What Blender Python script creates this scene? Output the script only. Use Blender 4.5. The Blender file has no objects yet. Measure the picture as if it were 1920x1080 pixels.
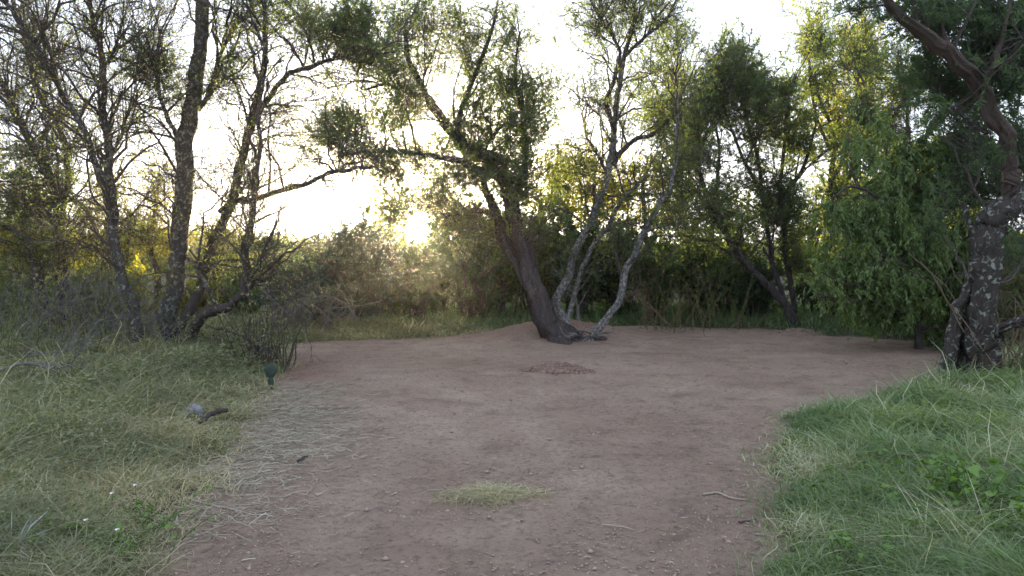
import bpy, math
import numpy as np
D = bpy.data
sc = bpy.context.scene
R = math.radians
# ------------------------------------------------------------------ camera
F, CX, CY, CAMZ, PITCH = 1450.0, 960.0, 540.0, 1.55, R(2.76)
cam = D.objects.new('camera', D.cameras.new('camera'))
sc.collection.objects.link(cam)
cam.location = (0, 0, CAMZ)
cam.rotation_euler = (R(90) - PITCH, 0, 0)
cam.data.sensor_width = 36
cam.data.lens = 36 * F / 1920
cam.data.clip_end = 2000
sc.camera = cam
# ------------------------------------------------------------------ sky and sun
SUN_AZ, SUN_EL = -7.05, 1.9            # degrees from the view axis (left negative), above the horizon
SKY_STRENGTH, SUN_STRENGTH, EXPOSURE = 0.05, 4.0, 3.08
SKY_FILL = (0.136, 0.160, 0.206)            # even fill added over the whole sky to lift the ground light
w = D.worlds.new('World'); sc.world = w; w.use_nodes = True
nt = w.node_tree; nt.nodes.clear()
sky = nt.nodes.new('ShaderNodeTexSky'); sky.sky_type = 'NISHITA'; sky.sun_disc = False
sky.sun_elevation = R(SUN_EL); sky.sun_rotation = R(SUN_AZ)
sky.air_density = 1.0; sky.dust_density = 1.0; sky.ozone_density = 1.0
hsv = nt.nodes.new('ShaderNodeHueSaturation'); hsv.inputs['Saturation'].default_value = 0.22; hsv.inputs['Value'].default_value = 0.55
bg = nt.nodes.new('ShaderNodeBackground'); bg.inputs[1].default_value = SKY_STRENGTH
out = nt.nodes.new('ShaderNodeOutputWorld')
nt.links.new(sky.outputs[0], hsv.inputs['Color']); nt.links.new(hsv.outputs[0], bg.inputs[0])
# the sun's own disc and aureole in the sky
geo = nt.nodes.new('ShaderNodeTexCoord')
sd = (math.sin(R(SUN_AZ)) * math.cos(R(SUN_EL)), math.cos(R(SUN_AZ)) * math.cos(R(SUN_EL)), math.sin(R(SUN_EL)))
dot = nt.nodes.new('ShaderNodeVectorMath'); dot.operation = 'DOT_PRODUCT'; dot.inputs[1].default_value = sd
nt.links.new(geo.outputs['Generated'], dot.inputs[0])
def powr(n, k):
    m0 = nt.nodes.new('ShaderNodeMath'); m0.operation = 'MAXIMUM'; m0.inputs[1].default_value = 0
    nt.links.new(dot.outputs['Value'], m0.inputs[0])
    m = nt.nodes.new('ShaderNodeMath'); m.operation = 'POWER'; m.inputs[1].default_value = n
    nt.links.new(m0.outputs[0], m.inputs[0])
    k_ = nt.nodes.new('ShaderNodeMath'); k_.operation = 'MULTIPLY'; k_.inputs[1].default_value = k
    nt.links.new(m.outputs[0], k_.inputs[0]); return k_
a1, a2 = powr(12000, 60), powr(120, 0.25)
add = nt.nodes.new('ShaderNodeMath'); add.operation = 'ADD'
nt.links.new(a1.outputs[0], add.inputs[0]); nt.links.new(a2.outputs[0], add.inputs[1])
bg2 = nt.nodes.new('ShaderNodeBackground'); bg2.inputs[0].default_value = (1, 0.80, 0.48, 1)
nt.links.new(add.outputs[0], bg2.inputs[1])
ash = nt.nodes.new('ShaderNodeAddShader')
bg3 = nt.nodes.new('ShaderNodeBackground'); bg3.inputs[0].default_value = (*SKY_FILL, 1); ash0 = nt.nodes.new('ShaderNodeAddShader')
nt.links.new(bg.outputs[0], ash0.inputs[0]); nt.links.new(bg3.outputs[0], ash0.inputs[1]); nt.links.new(ash0.outputs[0], ash.inputs[0]); nt.links.new(bg2.outputs[0], ash.inputs[1]); nt.links.new(ash.outputs[0], out.inputs[0])
sun = D.objects.new('sun', D.lights.new('sun', 'SUN')); sc.collection.objects.link(sun)
sun.data.energy = SUN_STRENGTH; sun.data.angle = R(0.6); sun.data.color = (1, 0.74, 0.40)
from mathutils import Vector
sun.rotation_euler = Vector(sd).to_track_quat('Z', 'Y').to_euler()
sc.view_settings.view_transform = 'Standard'; sc.view_settings.look = 'None'
sc.view_settings.exposure = EXPOSURE; sc.view_settings.gamma = 1
sc.cycles.max_bounces = 6; sc.cycles.diffuse_bounces = 3; sc.cycles.glossy_bounces = 1
sc.cycles.transmission_bounces = 4; sc.cycles.transparent_max_bounces = 4
sc.cycles.sample_clamp_indirect = 4; sc.cycles.volume_bounces = 0; sc.cycles.volume_step_rate = 5

# ------------------------------------------------------------------ helpers
def ray(px, py):
    x, v = (px - CX) / F, (CY - py) / F
    c, s = math.cos(PITCH), math.sin(PITCH)
    return np.array([x, c + v * s, -s + v * c])
def P(px, py, Y):
    d = ray(px, py); return np.array([0, 0, CAMZ]) + d * (Y / d[1])
def G(px, py, z=0.0):
    d = ray(px, py); t = (CAMZ - z) / -d[2]; return np.array([0, 0, CAMZ]) + d * t
def vnoise(x, y, seed=0):
    x = np.asarray(x, float); y = np.asarray(y, float)
    xi, yi = np.floor(x).astype(np.int64), np.floor(y).astype(np.int64)
    fx, fy = x - xi, y - yi
    fx, fy = fx * fx * (3 - 2 * fx), fy * fy * (3 - 2 * fy)
    def h(a, b):
        n = (a * 374761393 + b * 668265263 + seed * 1442695041) & 0x7fffffff
        n = ((n ^ (n >> 13)) * 1274126177) & 0x7fffffff
        return ((n ^ (n >> 16)) & 0xffff) / 65535.0
    return (h(xi, yi) * (1 - fx) + h(xi + 1, yi) * fx) * (1 - fy) + (h(xi, yi + 1) * (1 - fx) + h(xi + 1, yi + 1) * fx) * fy
def inpoly(x, y, poly):
    r = np.zeros(np.shape(x), bool); n = len(poly)
    for i in range(n):
        x1, y1 = poly[i]; x2, y2 = poly[(i + 1) % n]
        if y1 == y2: continue
        c = ((y1 > y) != (y2 > y)) & (x < (x2 - x1) * (y - y1) / (y2 - y1) + x1)
        r ^= c
    return r
def segdist(x, y, poly, closed=True):
    dm = np.full(np.shape(x), 1e9); n = len(poly)
    for i in range(n if closed else n - 1):
        ax, ay = poly[i]; bx, by = poly[(i + 1) % n]
        L = (bx - ax) ** 2 + (by - ay) ** 2 + 1e-9
        t = np.clip(((x - ax) * (bx - ax) + (y - ay) * (by - ay)) / L, 0, 1)
        dm = np.minimum(dm, np.hypot(x - ax - t * (bx - ax), y - ay - t * (by - ay)))
    return dm
def mesh_obj(name, V, Fq, mat, parent=None, tint=None, smooth=False, extra=None, loc=None):
    V = np.asarray(V, np.float32)
    if loc is not None: V = V - np.asarray(loc, np.float32)
    Fq = np.asarray(Fq, np.int32)
    me = D.meshes.new(name)
    k = Fq.shape[1]
    me.vertices.add(len(V)); me.vertices.foreach_set('co', V.ravel())
    me.loops.add(Fq.size); me.loops.foreach_set('vertex_index', Fq.ravel())
    me.polygons.add(len(Fq)); me.polygons.foreach_set('loop_start', np.arange(0, Fq.size, k, dtype=np.int32))
    if smooth: me.polygons.foreach_set('use_smooth', np.ones(len(Fq), bool))
    me.update(calc_edges=True)
    if tint is not None:
        a = me.attributes.new('tint', 'FLOAT', 'POINT'); a.data.foreach_set('value', np.asarray(tint, np.float32))
    for nm, arr in (extra or {}).items():
        a = me.attributes.new(nm, 'FLOAT', 'POINT'); a.data.foreach_set('value', np.asarray(arr, np.float32))
    me.materials.append(mat)
    o = D.objects.new(name, me); sc.collection.objects.link(o)
    if parent: o.parent = parent
    return o
def tag(o, label=None, cat=None, group=None, kind=None):
    if label: o['label'] = label
    if cat: o['category'] = cat
    if group: o['group'] = group
    if kind: o['kind'] = kind
    return o
def empty(name, loc):
    o = D.objects.new(name, None); o.location = [float(v) for v in loc]; o.empty_display_size = 0.1
    sc.collection.objects.link(o); return o
def norm(v): return v / (np.linalg.norm(v, axis=-1, keepdims=True) + 1e-9)
def tubes(Pn, Rn, S, rng=None, rough=0.0):
    """Pn (N,K,3) centre lines, Rn (N,K) radii -> verts, quads"""
    N, K, _ = Pn.shape
    T = np.empty_like(Pn); T[:, 1:-1] = Pn[:, 2:] - Pn[:, :-2]; T[:, 0] = Pn[:, 1] - Pn[:, 0]; T[:, -1] = Pn[:, -1] - Pn[:, -2]
    T = norm(T)
    mean = norm(Pn[:, -1] - Pn[:, 0])
    ref = np.where(np.abs(mean[:, 2:3]) > 0.8, np.array([[0.0, 1, 0]]), np.array([[0.0, 0, 1]]))[:, None, :]
    U = norm(np.cross(T, np.broadcast_to(ref, T.shape))); W = np.cross(T, U)
    a = np.arange(S) * 2 * np.pi / S
    rr = Rn[:, :, None] * np.ones(S)
    if rng is not None and rough > 0:
        nz = rng.normal(0, 1, (N, K, S))
        if K > 8:
            for _ in range(2): nz[:, 1:-1] = (nz[:, :-2] + nz[:, 1:-1] + nz[:, 2:]) / 1.9
            nz -= nz.mean(2, keepdims=True) * .8
        rid = rng.normal(0, 1, (N, 1, S))
        rr = rr * (1 + rough * (0.45 * nz + 0.7 * rid))
    V = Pn[:, :, None, :] + rr[..., None] * (np.cos(a)[None, None, :, None] * U[:, :, None, :] + np.sin(a)[None, None, :, None] * W[:, :, None, :])
    idx = np.arange(N * K * S).reshape(N, K, S)
    q = np.stack([idx[:, :-1, :], np.roll(idx[:, :-1, :], -1, 2), np.roll(idx[:, 1:, :], -1, 2), idx[:, 1:, :]], -1)
    return V.reshape(-1, 3), q.reshape(-1, 4)
def cat_mesh(parts):
    Vs, Fs, Ts, o = [], [], [], 0
    for p in parts:
        Vs.append(p[0]); Fs.append(p[1] + o); o += len(p[0])
        if len(p) > 2: Ts.append(p[2])
    return np.concatenate(Vs), np.concatenate(Fs), (np.concatenate(Ts) if Ts else None)
def spline(pts, n):
    pts = np.asarray(pts, float); m = len(pts)
    ext = np.vstack([2 * pts[0] - pts[1], pts, 2 * pts[-1] - pts[-2]])
    t = np.linspace(0, m - 1 - 1e-6, n); i = t.astype(int); f = (t - i)[:, None]
    p0, p1, p2, p3 = ext[i], ext[i + 1], ext[i + 2], ext[i + 3]
    return 0.5 * (2 * p1 + (p2 - p0) * f + (2 * p0 - 5 * p1 + 4 * p2 - p3) * f ** 2 + (3 * p1 - p0 - 3 * p2 + p3) * f ** 3)
def bez(A, B, K, rng, up=0.15, wob=0.12, adir=None):
    N = len(A); d = B - A; L = np.linalg.norm(d, axis=1, keepdims=True)
    C = A + d * 0.5 + np.array([0, 0, 1]) * L * up + rng.normal(0, wob, (N, 3)) * L
    if adir is not None: C = C + adir * L * 0.25
    t = np.linspace(0, 1, K)[None, :, None]
    Q = (1 - t) ** 2 * A[:, None] + 2 * t * (1 - t) * C[:, None] + t ** 2 * B[:, None]
    Q = Q + rng.normal(0, wob * 0.22, (N, K, 3)) * L[:, None] * np.sin(np.pi * t) 
    return Q, L[:, 0]
def leaf_quads(p, d, ln, wd, rng, tint):
    """p base (N,3), d direction, ln/wd arrays -> rhombic leaves"""
    N = len(p); d = norm(d)
    s = norm(np.cross(d, rng.normal(0, 1, (N, 3)))); nrm = np.cross(s, d)
    m = p + d * (ln * 0.45)[:, None] + nrm * (ln * 0.08)[:, None]
    V = np.stack([p, m + s * (wd / 2)[:, None], p + d * ln[:, None], m - s * (wd / 2)[:, None]], 1).reshape(-1, 3)
    return V, np.arange(4 * N).reshape(N, 4), np.repeat(tint, 4)

# ------------------------------------------------------------------ materials
class NM:
    def __init__(s, name):
        s.m = D.materials.new(name); s.m.use_nodes = True; s.t = s.m.node_tree; s.t.nodes.clear()
        s.o = s.n('ShaderNodeOutputMaterial')
    def n(s, k, **kw):
        x = s.t.nodes.new(k)
        for a, b in kw.items(): setattr(x, a, b)
        return x
    def l(s, a, b): s.t.links.new(a, b)
    def noise(s, scale, detail=4, rough=0.55, vec=None, dist=0):
        x = s.n('ShaderNodeTexNoise'); x.inputs['Scale'].default_value = scale; x.inputs['Detail'].default_value = detail
        x.inputs['Roughness'].default_value = rough; x.inputs['Distortion'].default_value = dist
        if vec is not None: s.l(vec, x.inputs['Vector'])
        return x.outputs['Fac']
    def ramp(s, fac, stops):
        x = s.n('ShaderNodeValToRGB'); e = x.color_ramp.elements
        while len(e) < len(stops): e.new(0.5)
        for i, (p, c) in enumerate(stops):
            e[i].position = p; e[i].color = (c, c, c, 1) if isinstance(c, (int, float)) else (*c, 1)
        s.l(fac, x.inputs[0]); return x.outputs[0]
    def mix(s, fac, a, b, mode='MIX'):
        x = s.n('ShaderNodeMix'); x.data_type = 'RGBA'; x.blend_type = mode
        if isinstance(fac, (int, float)): x.inputs[0].default_value = fac
        else: s.l(fac, x.inputs[0])
        for v, i in ((a, 6), (b, 7)):
            if isinstance(v, tuple): x.inputs[i].default_value = (*v, 1)
            else: s.l(v, x.inputs[i])
        return x.outputs[2]
    def bump(s, h, strength, dist=0.02):
        x = s.n('ShaderNodeBump'); x.inputs['Strength'].default_value = strength; x.inputs['Distance'].default_value = dist
        s.l(h, x.inputs['Height']); return x.outputs[0]
    def attr(s, nm): return s.n('ShaderNodeAttribute', attribute_name=nm).outputs['Fac']
    def obj(s): return s.n('ShaderNodeTexCoord').outputs['Object']
    def finish(s, col, rough=0.9, nrm=None, spec=0.2):
        b = s.n('ShaderNodeBsdfPrincipled'); b.inputs['Roughness'].default_value = rough
        b.inputs['Specular IOR Level'].default_value = spec
        if isinstance(col, tuple): b.inputs['Base Color'].default_value = (*col, 1)
        else: s.l(col, b.inputs['Base Color'])
        if nrm is not None: s.l(nrm, b.inputs['Normal'])
        s.l(b.outputs[0], s.o.inputs[0]); return s.m
def leaf_mat(name, stops, trans=0.5, tboost=1.6, rough=0.6):
    m = NM(name); col = m.ramp(m.attr('tint'), stops)
    d = m.n('ShaderNodeBsdfDiffuse'); t = m.n('ShaderNodeBsdfTranslucent'); g = m.n('ShaderNodeBsdfGlossy')
    g.inputs['Roughness'].default_value = rough; g.inputs['Color'].default_value = (0.5, 0.5, 0.5, 1)
    m.l(col, d.inputs[0])
    tc = m.mix(1.0, col, (tboost, tboost * 0.98, tboost * 0.45), 'MULTIPLY'); m.l(tc, t.inputs[0])
    mx = m.n('ShaderNodeMixShader'); mx.inputs[0].default_value = trans; m.l(d.outputs[0], mx.inputs[1]); m.l(t.outputs[0], mx.inputs[2])
    m2 = m.n('ShaderNodeMixShader'); m2.inputs[0].default_value = 0.06; m.l(mx.outputs[0], m2.inputs[1]); m.l(g.outputs[0], m2.inputs[2])
    m.l(m2.outputs[0], m.o.inputs[0]); return m.m
def bark_mat(name, dark, light, lichen=None, lam=0.0, lscale=9, vscale=1.0):
    m = NM(name); v = m.obj()
    mp = m.n('ShaderNodeMapping'); mp.inputs['Scale'].default_value = (1, 1, 0.22); m.l(v, mp.inputs[0])
    n1 = m.noise(20 * vscale, 7, 0.75, mp.outputs[0], 0.4); n2 = m.noise(5, 3, 0.5, v)
    col = m.mix(m.ramp(n1, [(0.3, 0.0), (0.7, 1.0)]), dark, light)
    col = m.mix(m.ramp(n2, [(0.35, 0.0), (0.75, 0.6)]), col, tuple(0.5 * (a + b) for a, b in zip(dark, light)))
    h = n1
    if lichen:
        ln = m.noise(lscale, 6, 0.68, v, 0.6)
        f = m.ramp(ln, [(0.56 - lam * 0.16, 0.0), (0.60 - lam * 0.16, 1.0)])
        lc = m.mix(m.noise(70, 3, 0.6, v), lichen, tuple(c * 0.62 for c in lichen))
        col = m.mix(f, col, lc)
        h2 = m.n('ShaderNodeMath', operation='ADD'); m.l(n1, h2.inputs[0]); m.l(f, h2.inputs[1]); h = h2.outputs[0]
    return m.finish(col, 0.95, m.bump(h, 1.0, 0.03))
M = {}
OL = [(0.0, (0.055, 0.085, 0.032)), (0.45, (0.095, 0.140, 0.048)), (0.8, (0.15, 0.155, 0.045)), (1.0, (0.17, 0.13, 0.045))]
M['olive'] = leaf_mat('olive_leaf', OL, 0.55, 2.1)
M['yellow'] = leaf_mat('yellow_backlit_leaf', [(0, (0.10, 0.12, 0.02)), (0.5, (0.19, 0.20, 0.03)), (1, (0.32, 0.23, 0.035))], 0.65, 2.0)  # yellow of backlit leaves put into the leaf colour; also serves yellowish weeds
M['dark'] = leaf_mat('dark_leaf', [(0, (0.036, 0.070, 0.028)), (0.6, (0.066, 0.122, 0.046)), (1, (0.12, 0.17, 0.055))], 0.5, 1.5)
M['blue'] = leaf_mat('blue_green_leaf', [(0, (0.040, 0.075, 0.055)), (0.6, (0.065, 0.110, 0.080)), (1, (0.10, 0.145, 0.085))], 0.10, 1.0)
M['willow'] = leaf_mat('drooping_leaf', [(0, (0.105, 0.170, 0.055)), (0.6, (0.185, 0.270, 0.085)), (1, (0.30, 0.37, 0.13))], 0.5, 1.5)
M['bright'] = leaf_mat('bright_leaf', [(0, (0.07, 0.14, 0.03)), (1, (0.16, 0.28, 0.05))], 0.45, 1.2)
M['grassL'] = leaf_mat('grass_mixed', [(0, (0.095, 0.125, 0.060)), (0.45, (0.20, 0.225, 0.115)), (0.75, (0.34, 0.32, 0.19)), (1, (0.52, 0.46, 0.29))], 0.35, 1.1)
M['grassR'] = leaf_mat('grass_green', [(0, (0.085, 0.145, 0.055)), (0.5, (0.18, 0.265, 0.11)), (0.78, (0.32, 0.36, 0.19)), (1, (0.55, 0.52, 0.38))], 0.35, 1.1)
M['straw'] = leaf_mat('straw', [(0, (0.06, 0.045, 0.032)), (0.35, (0.17, 0.14, 0.10)), (0.7, (0.31, 0.27, 0.20)), (1, (0.44, 0.40, 0.31))], 0.15, 1.0)
M['bark_lichen'] = bark_mat('bark_lichen', (0.035, 0.030, 0.027), (0.11, 0.095, 0.085), (0.27, 0.285, 0.25), 0.2, 15)
M['bark_blotch'] = bark_mat('bark_blotched', (0.020, 0.017, 0.016), (0.085, 0.070, 0.060), (0.28, 0.29, 0.25), 0.15, 14)
M['bark_mid'] = bark_mat('bark_slight_lichen', (0.030, 0.026, 0.024), (0.095, 0.080, 0.072), (0.26, 0.27, 0.24), -0.15, 12)
M['bark_pale'] = bark_mat('bark_pale_lichen', (0.07, 0.062, 0.057), (0.20, 0.18, 0.165), (0.36, 0.365, 0.345), 0.5, 22)
M['bark_dark'] = bark_mat('bark_dark', (0.016, 0.013, 0.014), (0.115, 0.095, 0.090), (0.30, 0.30, 0.28), -0.3, 26)
M['bark_brown'] = bark_mat('bark_brown', (0.045, 0.033, 0.028), (0.115, 0.085, 0.070))
M['twig'] = bark_mat('twig_bark', (0.040, 0.032, 0.028), (0.12, 0.10, 0.085))
M['twig_grey'] = bark_mat('twig_grey', (0.10, 0.092, 0.085), (0.24, 0.225, 0.21))
M['twig_tan'] = bark_mat('twig_tan', (0.12, 0.085, 0.055), (0.26, 0.19, 0.13))

# ------------------------------------------------------------------ ground
def gp(*pts): return [tuple(G(x, y)[:2]) for x, y in pts]
CLEAR = gp((250, 1100), (300, 1015), (350, 975), (392, 930), (400, 880), (430, 845), (452, 800), (470, 765), (488, 722), (528, 690), (520, 648),
           (600, 640), (750, 636), (900, 630), (1000, 616), (1200, 612), (1350, 616), (1500, 622), (1570, 632), (1720, 640), (1790, 665), (1745, 722), (1640, 752), (1480, 785), (1470, 830),
           (1452, 900), (1430, 960), (1450, 1020), (1470, 1100))
CLEAR = CLEAR + [(CLEAR[-1][0] + 0.3, -6), (CLEAR[0][0] - 0.3, -6)]
mnds = [(G(1072, 640)[:2] + np.array([0.0, 0.9]), 1.3, .9, 0.24), (G(1495, 628)[:2], 0.7, 0.4, 0.04), (G(980, 638)[:2] + np.array([0, 0.6]), 1.1, 0.8, 0.07)]
def clear_sd(x, y):
    wob = 0.22 * (vnoise(x * 2.2, y * 2.2, 5) - 0.5) + 0.14 * (vnoise(x * 7, y * 7, 6) - 0.5)
    d = segdist(x, y, CLEAR); return np.where(inpoly(x, y, CLEAR), d, -d) + wob
def H(x, y):
    x = np.asarray(x, float); y = np.asarray(y, float)
    z = 0.05 * (vnoise(x * 0.6, y * 0.6, 1) - 0.5) + 0.030 * (vnoise(x * 2.1, y * 2.1, 2) - 0.5) + 0.014 * (vnoise(x * 6, y * 6, 3) - 0.5) + 0.006 * (vnoise(x * 14, y * 14, 4) - 0.5)
    for c, rx, ry, h in mnds:
        z = z + h * np.exp(-(((x - c[0]) / rx) ** 2 + ((y - c[1]) / ry) ** 2) * 1.6) * (0.7 + 0.35 * vnoise(x * 4, y * 4, 9) + .3 * vnoise(x * 11, y * 11, 19))
    near = np.hypot(x, y) < 40
    sdv = np.where(near, clear_sd(x, y), -1)
    z = z + 0.09 * np.clip(-sdv / 0.9, 0, 1)
    z = z + 0.5 * np.clip((np.hypot(x, y) - 40) / 100, 0, 1) * vnoise(x * 0.02, y * 0.02, 8)
    return z
def axis(lo, hi, step, far):
    mid = np.arange(lo, hi + 1e-6, step); g = [0.3 * 1.35 ** i for i in range(25)]
    g = np.cumsum(g); g = g[g < far]
    return np.concatenate([lo - g[::-1], mid, hi + g])
gx, gy = axis(-9, 9, 0.06, 150), axis(1.5, 18, 0.06, 140)
X, Y = np.meshgrid(gx, gy); Zg = H(X, Y)
nx, ny = len(gx), len(gy); idx = np.arange(nx * ny).reshape(ny, nx)
fq = np.stack([idx[:-1, :-1], idx[:-1, 1:], idx[1:, 1:], idx[1:, :-1]], -1).reshape(-1, 4)
near = np.hypot(X, Y) < 40
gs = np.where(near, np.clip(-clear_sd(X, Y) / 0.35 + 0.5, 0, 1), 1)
red = np.zeros_like(X)
for c, rx, ry, h in mnds[:1] + mnds[2:]: red = np.maximum(red, np.exp(-(((X - c[0]) / rx) ** 2 + ((Y - c[1]) / ry) ** 2) * 1.2))
c = G(540, 700); red = np.maximum(red, 0.9 * np.exp(-(((X - c[0]) / 0.8) ** 2 + ((Y - c[1]) / 1.6) ** 2)))
strawm = np.zeros_like(X)
for (a, b, r_) in ((545, 735, .5), (530, 770, .45), (530, 810, .5), (490, 850, .45), (440, 900, .3), (560, 780, .35)):
    c = G(a, b); strawm = np.maximum(strawm, np.exp(-(((X - c[0]) / r_) ** 2 + ((Y - c[1]) / r_ / 1.3) ** 2)))
TR = [gp((1150, 1090), (1110, 960), (1050, 850), (960, 770), (830, 722), (690, 700)), gp((600, 1090), (660, 940), (745, 830), (880, 765), (1080, 735), (1330, 725), (1560, 760)), gp((960, 1090), (950, 960), (905, 850), (800, 775), (640, 745))]
track = np.zeros_like(X)
for t_ in TR: track = np.maximum(track, np.exp(-(segdist(X, Y, t_, False) / (.17 + .12 * vnoise(X * 1.1, Y * 1.1, 88))) ** 2) * (.3 + .65 * vnoise(X * 1.7, Y * 1.7, 89)))
Zg = Zg - .018 * track
m = NM('dirt'); v = m.obj()
big = m.noise(0.55, 4, 0.6, v); mid = m.noise(3.2, 6, 0.65, v); fine = m.noise(22, 9, 0.8, v); grit = m.noise(85, 4, 0.75, v)
col = m.mix(m.ramp(big, [(0.35, 0.0), (0.65, 1.0)]), (0.320, 0.224, 0.166), (0.440, 0.326, 0.250))
mp = m.n('ShaderNodeMapping'); mp.inputs['Scale'].default_value = (1.0, 1.25, 1); m.l(v, mp.inputs[0])
streak = m.noise(1.3, 8, 0.72, mp.outputs[0])
col = m.mix(m.ramp(streak, [(0.52, 0.0), (0.68, 0.6)]), col, (0.51, 0.385, 0.29))
col = m.mix(m.ramp(mid, [(0.30, 0.65), (0.5, 0.0)]), col, (0.165, 0.118, 0.098))
tf = m.n('ShaderNodeMath', operation='MULTIPLY'); m.l(m.attr('track'), tf.inputs[0]); m.l(m.ramp(m.noise(9, 6, .75, v), [(.3, .15), (.65, .85)]), tf.inputs[1]); col = m.mix(tf.outputs[0], col, (0.54, 0.42, 0.325))
redf = m.n('ShaderNodeMath', operation='MULTIPLY'); m.l(m.attr('red'), redf.inputs[0]); m.l(m.ramp(mid, [(0.3, 1.0), (0.7, 0.55)]), redf.inputs[1])
col = m.mix(redf.outputs[0], col, (0.25, 0.145, 0.108))
col = m.mix(m.ramp(fine, [(0.36, 0.75), (0.50, 0.0)]), col, (0.13, 0.095, 0.08))
col = m.mix(m.ramp(grit, [(0.56, 0.0), (0.68, 0.6)]), col, (0.38, 0.33, 0.29))
col = m.mix(m.ramp(grit, [(0.26, 0.5), (0.38, 0.0)]), col, (0.08, 0.06, 0.05))
sf = m.n('ShaderNodeMath', operation='MULTIPLY'); m.l(m.attr('strawm'), sf.inputs[0]); m.l(m.ramp(m.noise(22, 6, 0.8, v), [(0.4, 0.1), (0.6, 0.7)]), sf.inputs[1])
col = m.mix(sf.outputs[0], col, (0.40, 0.345, 0.26))
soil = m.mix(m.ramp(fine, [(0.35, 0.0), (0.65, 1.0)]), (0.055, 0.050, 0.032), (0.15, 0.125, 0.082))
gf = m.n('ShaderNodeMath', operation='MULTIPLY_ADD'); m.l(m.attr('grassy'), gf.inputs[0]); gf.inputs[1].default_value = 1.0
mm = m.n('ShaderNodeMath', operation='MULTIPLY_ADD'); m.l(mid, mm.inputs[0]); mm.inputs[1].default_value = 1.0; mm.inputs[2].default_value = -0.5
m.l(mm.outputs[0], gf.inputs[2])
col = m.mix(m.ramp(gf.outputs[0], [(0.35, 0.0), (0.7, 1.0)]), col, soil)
hs = m.n('ShaderNodeMath', operation='MULTIPLY_ADD'); m.l(fine, hs.inputs[0]); hs.inputs[1].default_value = 1.0
h3 = m.n('ShaderNodeMath', operation='MULTIPLY'); m.l(grit, h3.inputs[0]); h3.inputs[1].default_value = 0.35; m.l(h3.outputs[0], hs.inputs[2])
h4 = m.n('ShaderNodeMath', operation='MULTIPLY_ADD'); m.l(mid, h4.inputs[0]); h4.inputs[1].default_value = 1.5; m.l(hs.outputs[0], h4.inputs[2])
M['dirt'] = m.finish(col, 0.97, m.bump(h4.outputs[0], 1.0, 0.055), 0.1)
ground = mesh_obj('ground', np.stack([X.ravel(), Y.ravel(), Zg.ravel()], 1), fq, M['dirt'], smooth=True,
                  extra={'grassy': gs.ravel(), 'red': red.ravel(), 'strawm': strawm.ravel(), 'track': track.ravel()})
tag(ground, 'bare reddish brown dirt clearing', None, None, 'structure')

# ------------------------------------------------------------------ plants
def stem_line(pts, Y0, wpx, n=None, rng=None, wig=0.012, base=False):
    """pts [(px,py[,dY])], Y0 distance, wpx (start,end) or list of px widths"""
    Q = np.array([P(p[0], p[1], Y0 + (p[2] if len(p) > 2 else 0)) for p in pts])
    n = n or max(10, 9 * len(pts)); L = spline(Q, n)
    wv = np.interp(np.linspace(0, 1, n), np.linspace(0, 1, len(wpx)), wpx)
    r = (.92 if Y0 < 9 else WF) * wv / 2 / F * Y0
    if rng is not None:
        nz = rng.normal(0, 1, (n, 3))
        for _ in range(4): nz = (nz + np.roll(nz, 1, 0) + np.roll(nz, -1, 0)) / 2.4
        nz[0] = 0; L = L + nz * (r[:, None] * 0.18 + wig * 0.4)
    if base:
        r[:6] *= np.array([1.6, 1.42, 1.27, 1.16, 1.08, 1.03])
        dn = norm(L[0] - L[2]) * .6 + np.array([0, 0, -1.0]); g0 = L[0]
        L = np.vstack([g0 + dn * .35, g0 + dn * .18, L]); r = np.concatenate([[r[0] * 1.25, r[0] * 1.12], r])
    return L, r
TW, WF = 2.3, 0.76
def screen_of(p):
    c, s = math.cos(PITCH), math.sin(PITCH)
    x, y, z = p[:, 0], p[:, 1], p[:, 2] - CAMZ
    dep = y * c - z * s; up = y * s + z * c
    return CX + F * x / dep, CY - F * up / dep
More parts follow.
